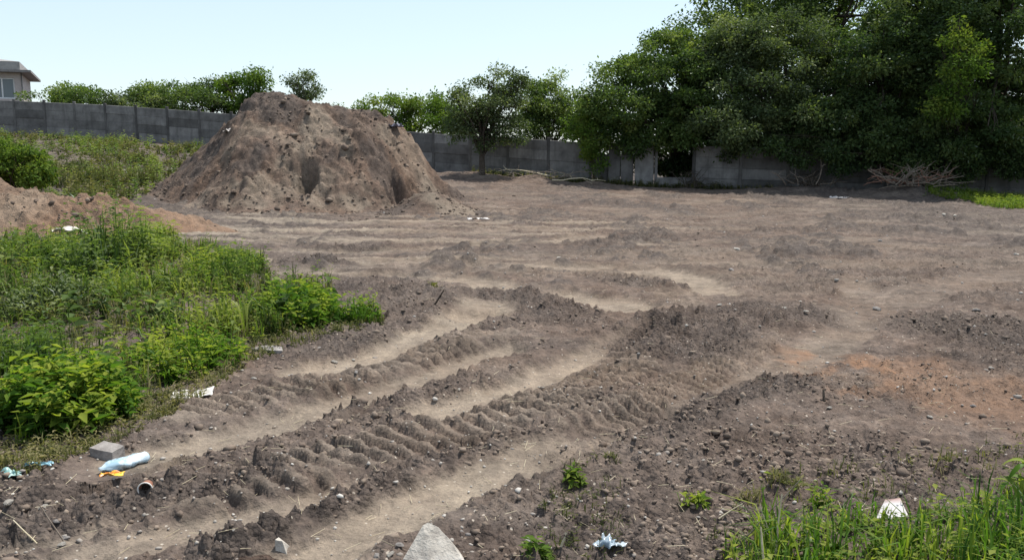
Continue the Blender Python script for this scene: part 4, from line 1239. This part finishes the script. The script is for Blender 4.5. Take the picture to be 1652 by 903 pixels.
# ------------------------------------------------------------------ stones and rubbish
def hull_rock(name, pts, mat, loc, sub=2, jit=.006, parent=None, seed=0):
    bm = bmesh.new()
    for p in pts: bm.verts.new(p)
    bmesh.ops.convex_hull(bm, input=list(bm.verts))
    bmesh.ops.triangulate(bm, faces=list(bm.faces))
    bmesh.ops.subdivide_edges(bm, edges=list(bm.edges), cuts=sub, use_grid_fill=True)
    for v in bm.verts:
        v.co += Vector(mnoise.noise_vector(v.co * 14 + Vector((seed, 0, 0)))) * jit + Vector(mnoise.noise_vector(v.co * 45 + Vector((seed, 3, 0)))) * jit * .4
    o = bm_obj(name, bm, mat, parent)
    o.location = loc
    return o
c = on(700, 905)
hull_rock('rock', [(-.165, -.06, -.03), (-.15, -.05, .035), (-.06, .06, .165), (-.035, .075, .172), (.02, .07, .15), (.075, .03, .105), (.17, -.05, .0), (.16, -.07, -.03), (.02, -.09, -.03), (.0, -.085, .03), (-.12, .12, -.02), (.14, .12, -.02), (.02, .13, .11)], M_ROCK, c, 4, .0035)
bpy.data.objects['rock'].scale = (.86, .86, .88)
tag(bpy.data.objects['rock'], 'large pale angular rock at the bottom edge beside the wide rut', 'rock')
c = on(452, 868)
o = hull_rock('rock', [(-.02, -.02, -.02), (.035, -.02, -.02), (.035, .03, 0), (-.015, .03, .045), (-.02, -.01, .05), (.012, -.012, .042), (-.03, .02, .0)], M_ROCK, c, 2, .004)
tag(o, 'small pale upright stone at the end of the clod ridge', 'rock')
c = on(405, 885)
o = hull_rock('clod', [(-.16, -.04, -.03), (.13, -.03, -.02), (.14, .05, -.02), (-.14, .05, -.02), (.11, .0, .045), (.06, .04, .04), (-.12, .03, .025), (-.15, .0, .02)], M_HEAP, c, 4, .012)
tag(o, 'long broken crust of soil left of the small pale upright stone', 'clod')
c = on(173, 738)
o = hull_rock('brick', [(-.075, -.045, -.02), (.06, -.055, -.03), (.085, .05, -.02), (-.05, .06, -.02), (-.08, -.04, .075), (.055, -.055, .05), (.08, .045, .06), (-.04, .06, .085)], M_STONE, c, 3, .004)
tag(o, 'grey broken brick lying by the crushed bottle', 'brick')
c = on(432, 566)
o = hull_rock('slab_fragment', [(-.13, -.05, .0), (.14, -.04, -.02), (.12, .06, .0), (-.09, .08, .01), (-.13, -.05, .035), (.14, -.04, .01), (.12, .05, .03), (-.07, .07, .04)], M_STONE, c, 3, .01)
tag(o, 'flat broken concrete fragment on the ground at the edge of the weeds', 'rubble')
GSn = 'pale stones lying on the soil'
STN = [(1160, 494, .05), (1190, 404, .09), (905, 422, .1), (1180, 436, .07), (825, 727, .022), (1338, 658, .03), (1500, 675, .028), (570, 582, .04), (605, 578, .03), (575, 622, .03), (410, 612, .03), (450, 528, .03), (490, 545, .035),
       (515, 562, .03), (470, 607, .03), (540, 585, .04), (1300, 505, .04), (1265, 500, .04), (1415, 500, .07), (1420, 390, .08), (1524, 352, .10), (1540, 350, .08), (1640, 410, .08), (1575, 503, .06), (1570, 655, .03), (1170, 635, .02),
       (1135, 740, .02), (1080, 752, .018), (1370, 712, .02), (1030, 580, .03), (740, 640, .022), (870, 625, .02), (630, 895, .028), (608, 895, .03), (645, 880, .024), (15, 828, .04), (70, 822, .03), (50, 830, .035), (92, 838, .025), (105, 870, .03),
       (100, 882, .025), (170, 855, .02), (665, 205, 0), (755, 855, .018), (745, 858, .015), (1265, 700, .02), (1390, 645, .02), (1600, 590, .03), (990, 655, .02)]
rock_protos = []
for q in range(5):
    bm = bmesh.new(); bmesh.ops.create_icosphere(bm, subdivisions=2, radius=1)
    for v in bm.verts:
        v.co = Vector((v.co.x * random.uniform(.95, 1.1), v.co.y * .8, v.co.z * .6)) + Vector(mnoise.noise_vector(v.co * 1.2 + Vector((q * 5, 0, 0)))) * .38
    me = bpy.data.meshes.new('stone'); bm.to_mesh(me); bm.free(); me.materials.append(M_ROCK if q < 3 else M_STONE)
    rock_protos.append(me)
for i, (px, py, sz) in enumerate(STN):
    if sz == 0: continue
    c = on(px, py)
    o = bpy.data.objects.new('stone', rock_protos[i % 5]); COL.objects.link(o)
    sz *= .8
    o.location = c + Vector((0, 0, sz * .3)); o.scale = (sz, sz * random.uniform(.6, 1.1), sz * random.uniform(.5, .8)); o.rotation_euler = (random.uniform(-.3, .3), random.uniform(-.3, .3), random.uniform(0, 6.28))
    lb = ('small pale stone on the levelled soil beyond the ruts', 'pale stones beyond the ruts') if py < 512 else \
         ('small pale stone on the verge between the green weeds and the first rut', 'pale stones on the weed verge') if (px < 640 and py < 700) else \
         ('small pale stone by the bank at the lower left corner', 'pale stones at the lower left bank') if px < 300 else \
         ('small pale stone lying just left of the large pale rock', 'pale stones beside the large rock') if px < 660 else \
         ('small pale stone in or right beside the middle ruts', 'pale stones in the ruts') if px < 1050 else \
         ('small pale stone on the dark clods at the right of the ruts', 'pale stones on the right hand clods')
    tag(o, lb[0], 'stone', lb[1])

def crumple(name, label, cat, loc, w, d, hgt, mat, rz=0, seed=0, n=16, fold=0):
    V = []
    for j in range(n + 1):
        for i in range(n + 1):
            u_, v_ = i / n - .5, j / n - .5
            e = 1 + .25 * mnoise.noise(Vector((math.atan2(v_, u_) * 1.2, seed, 3)))
            q = Vector((u_ * 2.7, v_ * 2.7, seed * 3.3))
            z_ = abs(mnoise.noise(q)) * 1.1 + .35 * abs(mnoise.noise(q * 2.3)) + fold * (.5 - abs(u_))
            off = Vector(mnoise.noise_vector(q * 1.3)) * .10
            V.append(((u_ * e + off.x) * w, (v_ * e + off.y) * d, z_ * hgt))
    ii = np.arange((n + 1) ** 2).reshape(n + 1, n + 1)
    Fa = np.stack([ii[:-1, :-1], ii[:-1, 1:], ii[1:, 1:], ii[1:, :-1]], -1).reshape(-1, 4)
    o = mesh_arrays(name, np.array(V), Fa, mat)
    sm = o.modifiers.new('thickness', 'SOLIDIFY'); sm.thickness = .0015
    o.location = loc; o.rotation_euler = (0, 0, rz)
    return tag(o, label, cat)
def plastic(name, c0, c1, rough=.3, scale=18, alpha=1.0):
    k = NT(name)
    col = k.ramp(k.noise(scale, 3, .6, k.coord()), [(.4, c0), (.6, c1)])
    m = k.finish(col, rough, .5)
    k.p.inputs['Alpha'].default_value = alpha
    return m
crumple('plastic_scrap', 'pale teal crumpled plastic scrap at the left frame edge', 'litter', on(18, 772, .01), .12, .09, .04, plastic('teal_plastic', (.14, .30, .29), (.36, .50, .47)), .3, 1)
crumple('plastic_strip', 'dark blue green plastic strip lying in the grass left of the broken brick', 'litter', on(62, 756, .012), .13, .035, .03, plastic('blue_plastic', (.05, .12, .15), (.30, .52, .60)), .1, 2)
crumple('wrapper', 'orange and yellow food wrapper beneath the crushed bottle', 'litter', on(183, 779, .025), .12, .05, .03, plastic('orange_wrapper', (.55, .16, .03), (.85, .55, .06), .35, 26), .2, 3)
crumple('litter_sheet', 'white torn sheet of litter at the edge of the green weeds', 'litter', on(310, 634), .30, .22, .05, plastic('white_litter', (.36, .34, .31), (.62, .60, .56), .7, 8), .2, 4)
crumple('wrapper', 'clear bluish crumpled wrapper on the clods right of the large pale rock', 'litter', on(985, 878),   .115, .105, .05, plastic('clear_wrapper', (.22, .30, .37), (.50, .56, .60), .15, 10, .85), .7, 5, 14, .8)
crumple('plastic_sheet', 'white flat sheet lying on the ground before the dark fence', 'litter', on(1354, 320), .7, .5, .1, plastic('white_sheet', (.38, .36, .35), (.52, .50, .49), .6, 3), 0, 6)
crumple('plastic_bag', 'bluish grey plastic bag on the right shoulder of the tall heap', 'litter', on_heap(HEAP_V, 640, 206), .45, .3, .2, plastic('grey_bag', (.06, .06, .09), (.15, .15, .20), .6, 5), 0, 7)
crumple('litter_sheet', 'white scrap near the top of the left slope of the tall heap', 'litter', on_heap(HEAP_V, 366, 212), .3, .25, .14, plastic('white_scrap', (.35, .32, .3), (.5, .47, .45), .7, 5), .5, 8)
crumple('litter_sheet', 'pale torn sheet lying on the low reddish ridge', 'litter', on(112, 392, .25), .5, .3, .12, plastic('pale_sheet', (.5, .45, .40), (.72, .67, .6), .7, 4), .2, 9)
crumple('litter_sheet', 'small white scrap at the foot of the tall heap on its right', 'litter', on(772, 308, .1), .5, .3, .1, plastic('white_scrap_b', (.4, .37, .34), (.55, .52, .5), .7, 5), .2, 10)

# white folded card standing in the grass
c = on(1440, 836)
bm = bmesh.new()
P4 = [(-.095, -.01, -.005), (.075, -.02, .0), (.085, .02, .105), (-.0, .01, .10), (-.05, .0, .05)]
fv = [bm.verts.new(p) for p in P4]
f = bm.faces.new(fv)
rr = bmesh.ops.extrude_face_region(bm, geom=[f])
for v in [e for e in rr['geom'] if isinstance(e, bmesh.types.BMVert)]: v.co += Vector((.01, .03, -.005))
bmesh.ops.recalc_face_normals(bm, faces=bm.faces)
bmesh.ops.subdivide_edges(bm, edges=list(bm.edges), cuts=3, use_grid_fill=True)
for v in bm.verts: v.co += Vector(mnoise.noise_vector(v.co * 25)) * .004
k = NT('white_tile'); gc = k.node('ShaderNodeSeparateXYZ'); k.link(k.coord(), gc.inputs[0])
col = k.mix(k.mapr(gc.outputs[2], .075, .10, 0, 1), (.58, .55, .55), (.40, .26, .23))
o = bm_obj('tile_fragment', bm, k.finish(col, .6, .3), None); o.location = c; o.rotation_euler = (R(-38), 0, R(8))
tag(o, 'white broken piece with a pinkish edge lying in the lower right grass', 'litter')

# crushed bottle
def lathe(prof, n, mat, name, parent=None, squash=(1, 1), dent=0.0):
    V, Fa = [], []
    for (x, r) in prof:
        for k_ in range(n):
            a = 2 * math.pi * k_ / n
            rr_ = r * (1 + dent * mnoise.noise(Vector((x * 22, math.cos(a) * 1.2, math.sin(a) * 1.2))))
            V.append((x, rr_ * math.cos(a) * squash[0], rr_ * math.sin(a) * squash[1]))
    for i in range(len(prof) - 1):
        for k_ in range(n):
            k2 = (k_ + 1) % n
            Fa.append((i * n + k_, i * n + k2, (i + 1) * n + k2, (i + 1) * n + k_))
    return mesh_arrays(name, np.array(V), np.array(Fa), mat, parent, None, True)
k = NT('pet_plastic')
pc = k.ramp(k.noise(16, 3, .6, k.coord()), [(.42, (.34, .50, .60)), (.6, (.70, .77, .80))])
k.link(pc, k.p.inputs['Base Color']); k.p.inputs['Roughness'].default_value = .18; k.p.inputs['Alpha'].default_value = .82
a = on(162, 764); b = on(238, 744)
mid = (a + b) / 2; L = (b - a).length
prof = [(-.5, .008), (-.5, .013), (-.44, .013), (-.42, .016), (-.33, .034), (-.26, .041), (-.20, .039), (-.16, .042), (-.08, .042), (-.06, .039), (-.03, .042), (.05, .042), (.07, .038), (.10, .042), (.2, .042), (.23, .039), (.27, .042), (.40, .042), (.46, .039), (.49, .028), (.48, .004)]
prof = [(p[0] * L * 1.03, p[1]) for p in prof]
o = lathe(prof, 20, k.m, 'plastic_bottle', None, (1.1, .72), .45)
o.location = Vector((mid.x, mid.y, max(a.z, b.z, gz(mid)) + .026)); o.rotation_euler = (0, 0, math.atan2(b.y - a.y, b.x - a.x))
tag(o, 'pale blue crushed plastic drink bottle lying beside the broken brick', 'bottle')
# open pot end facing the view
c = on(234, 782)
pot = tag(empty('cup', c + Vector((0, 0, .036))), 'small brown cup with a white rim on its side, right of the wrapper', 'cup')
pot.rotation_euler = (0, 0, R(-80))
k = NT('cup_clay'); M_CUP = k.finish((.24, .11, .07), .7, .3)
k = NT('cup_rim'); M_RIM = k.finish((.75, .72, .66), .5, .4)
lathe([(-.06, .002), (-.06, .028), (.0, .036), (.0, .033), (-.055, .025), (-.055, .002)], 24, M_CUP, 'bowl', pot)
lathe([(-.004, .0365), (.006, .040), (.009, .037), (.006, .0335), (-.003, .0335)], 24, M_RIM, 'rim', pot)

# ------------------------------------------------------------------ pulled branches at right and along the fence
def branch_pile(name, label, pc, w, h, n, seed, mats, Y):
    rd = random.Random(seed)
    root = tag(empty(name, pc), label, 'branches')
    for i in range(n):
        m = mats[0] if rd.random() < .7 else mats[1]
        a = Vector((rd.gauss(0, .25) * w, rd.gauss(0, .3), rd.uniform(-.05, .1)))
        an = rd.uniform(-.2, math.pi + .2)
        L = rd.uniform(.5, 1.0) * w * .8
        b = a + Vector((math.cos(an) * L, rd.gauss(0, .4), abs(math.sin(an)) * h * rd.uniform(.4, 1.0) + .02))
        pts = bend_line(a, b, 6, .22, rd.uniform(0, .2), rd)
        r0 = rd.uniform(.014, .035)
        ls = [(pts, [r0 * (1 - .7 * q / 6) for q in range(7)])]
        for q in range(3):
            s_ = pts[rd.randint(2, 5)]
            e = s_ + Vector((rd.gauss(0, .3), rd.gauss(0, .2), rd.gauss(.1, .2)))
            ls.append((bend_line(s_, e, 3, .2, 0, rd), [r0 * .45, r0 * .35, r0 * .25, r0 * .15]))
        tubes('branch', ls, m, root, 5)
    return root
bx = A(1455, 300, 36.0).x; by = float(fence_y(bx)) - 2.5
pc = Vector((bx, by, gz((bx, by)) + .05))
branch_pile('branch_pile', 'heap of pulled bare branches and reddish roots beside the strip of bright grass', pc, 2.4, 1.0, 46, 3, (M_TWIG, M_ROOT), 34)
pc = on(1560, 312)
branch_pile('branch_pile', 'thin bare branches lying low behind the strip of bright grass', pc, 2.2, .35, 10, 5, (M_TWIG, M_BARK), 35)
bx = A(1310, 300, 37.0).x; by = float(fence_y(bx)) - 1.4
pc = Vector((bx, by, gz((bx, by)) + .03))
branch_pile('branch_pile', 'dark cut twigs leaning against the shaded fence left of the branch heap', pc, 2.2, 1.0, 30, 7, (M_BARK, M_TWIG), 35)
xq = A(1120, 280, 38.8).x
pc = Vector((xq, float(fence_y(xq)) - .6, gz((xq, float(fence_y(xq)) - .6, 0))))
branch_pile('branch_pile', 'dark brushwood heaped at the right side of the fence opening', pc, 1.1, .9, 16, 9, (M_BARK, M_BARK), 38)
xq = A(890, 285, 39.5).x
pc = Vector((xq, float(fence_y(xq)) - 1.7, gz((xq, float(fence_y(xq)) - 1.7, 0))))
branch_pile('branch_pile', 'pale dry sticks lying along the berm before the middle of the fence', pc, 3.2, .18, 14, 11, (M_TWIG, M_STRAW), 39)
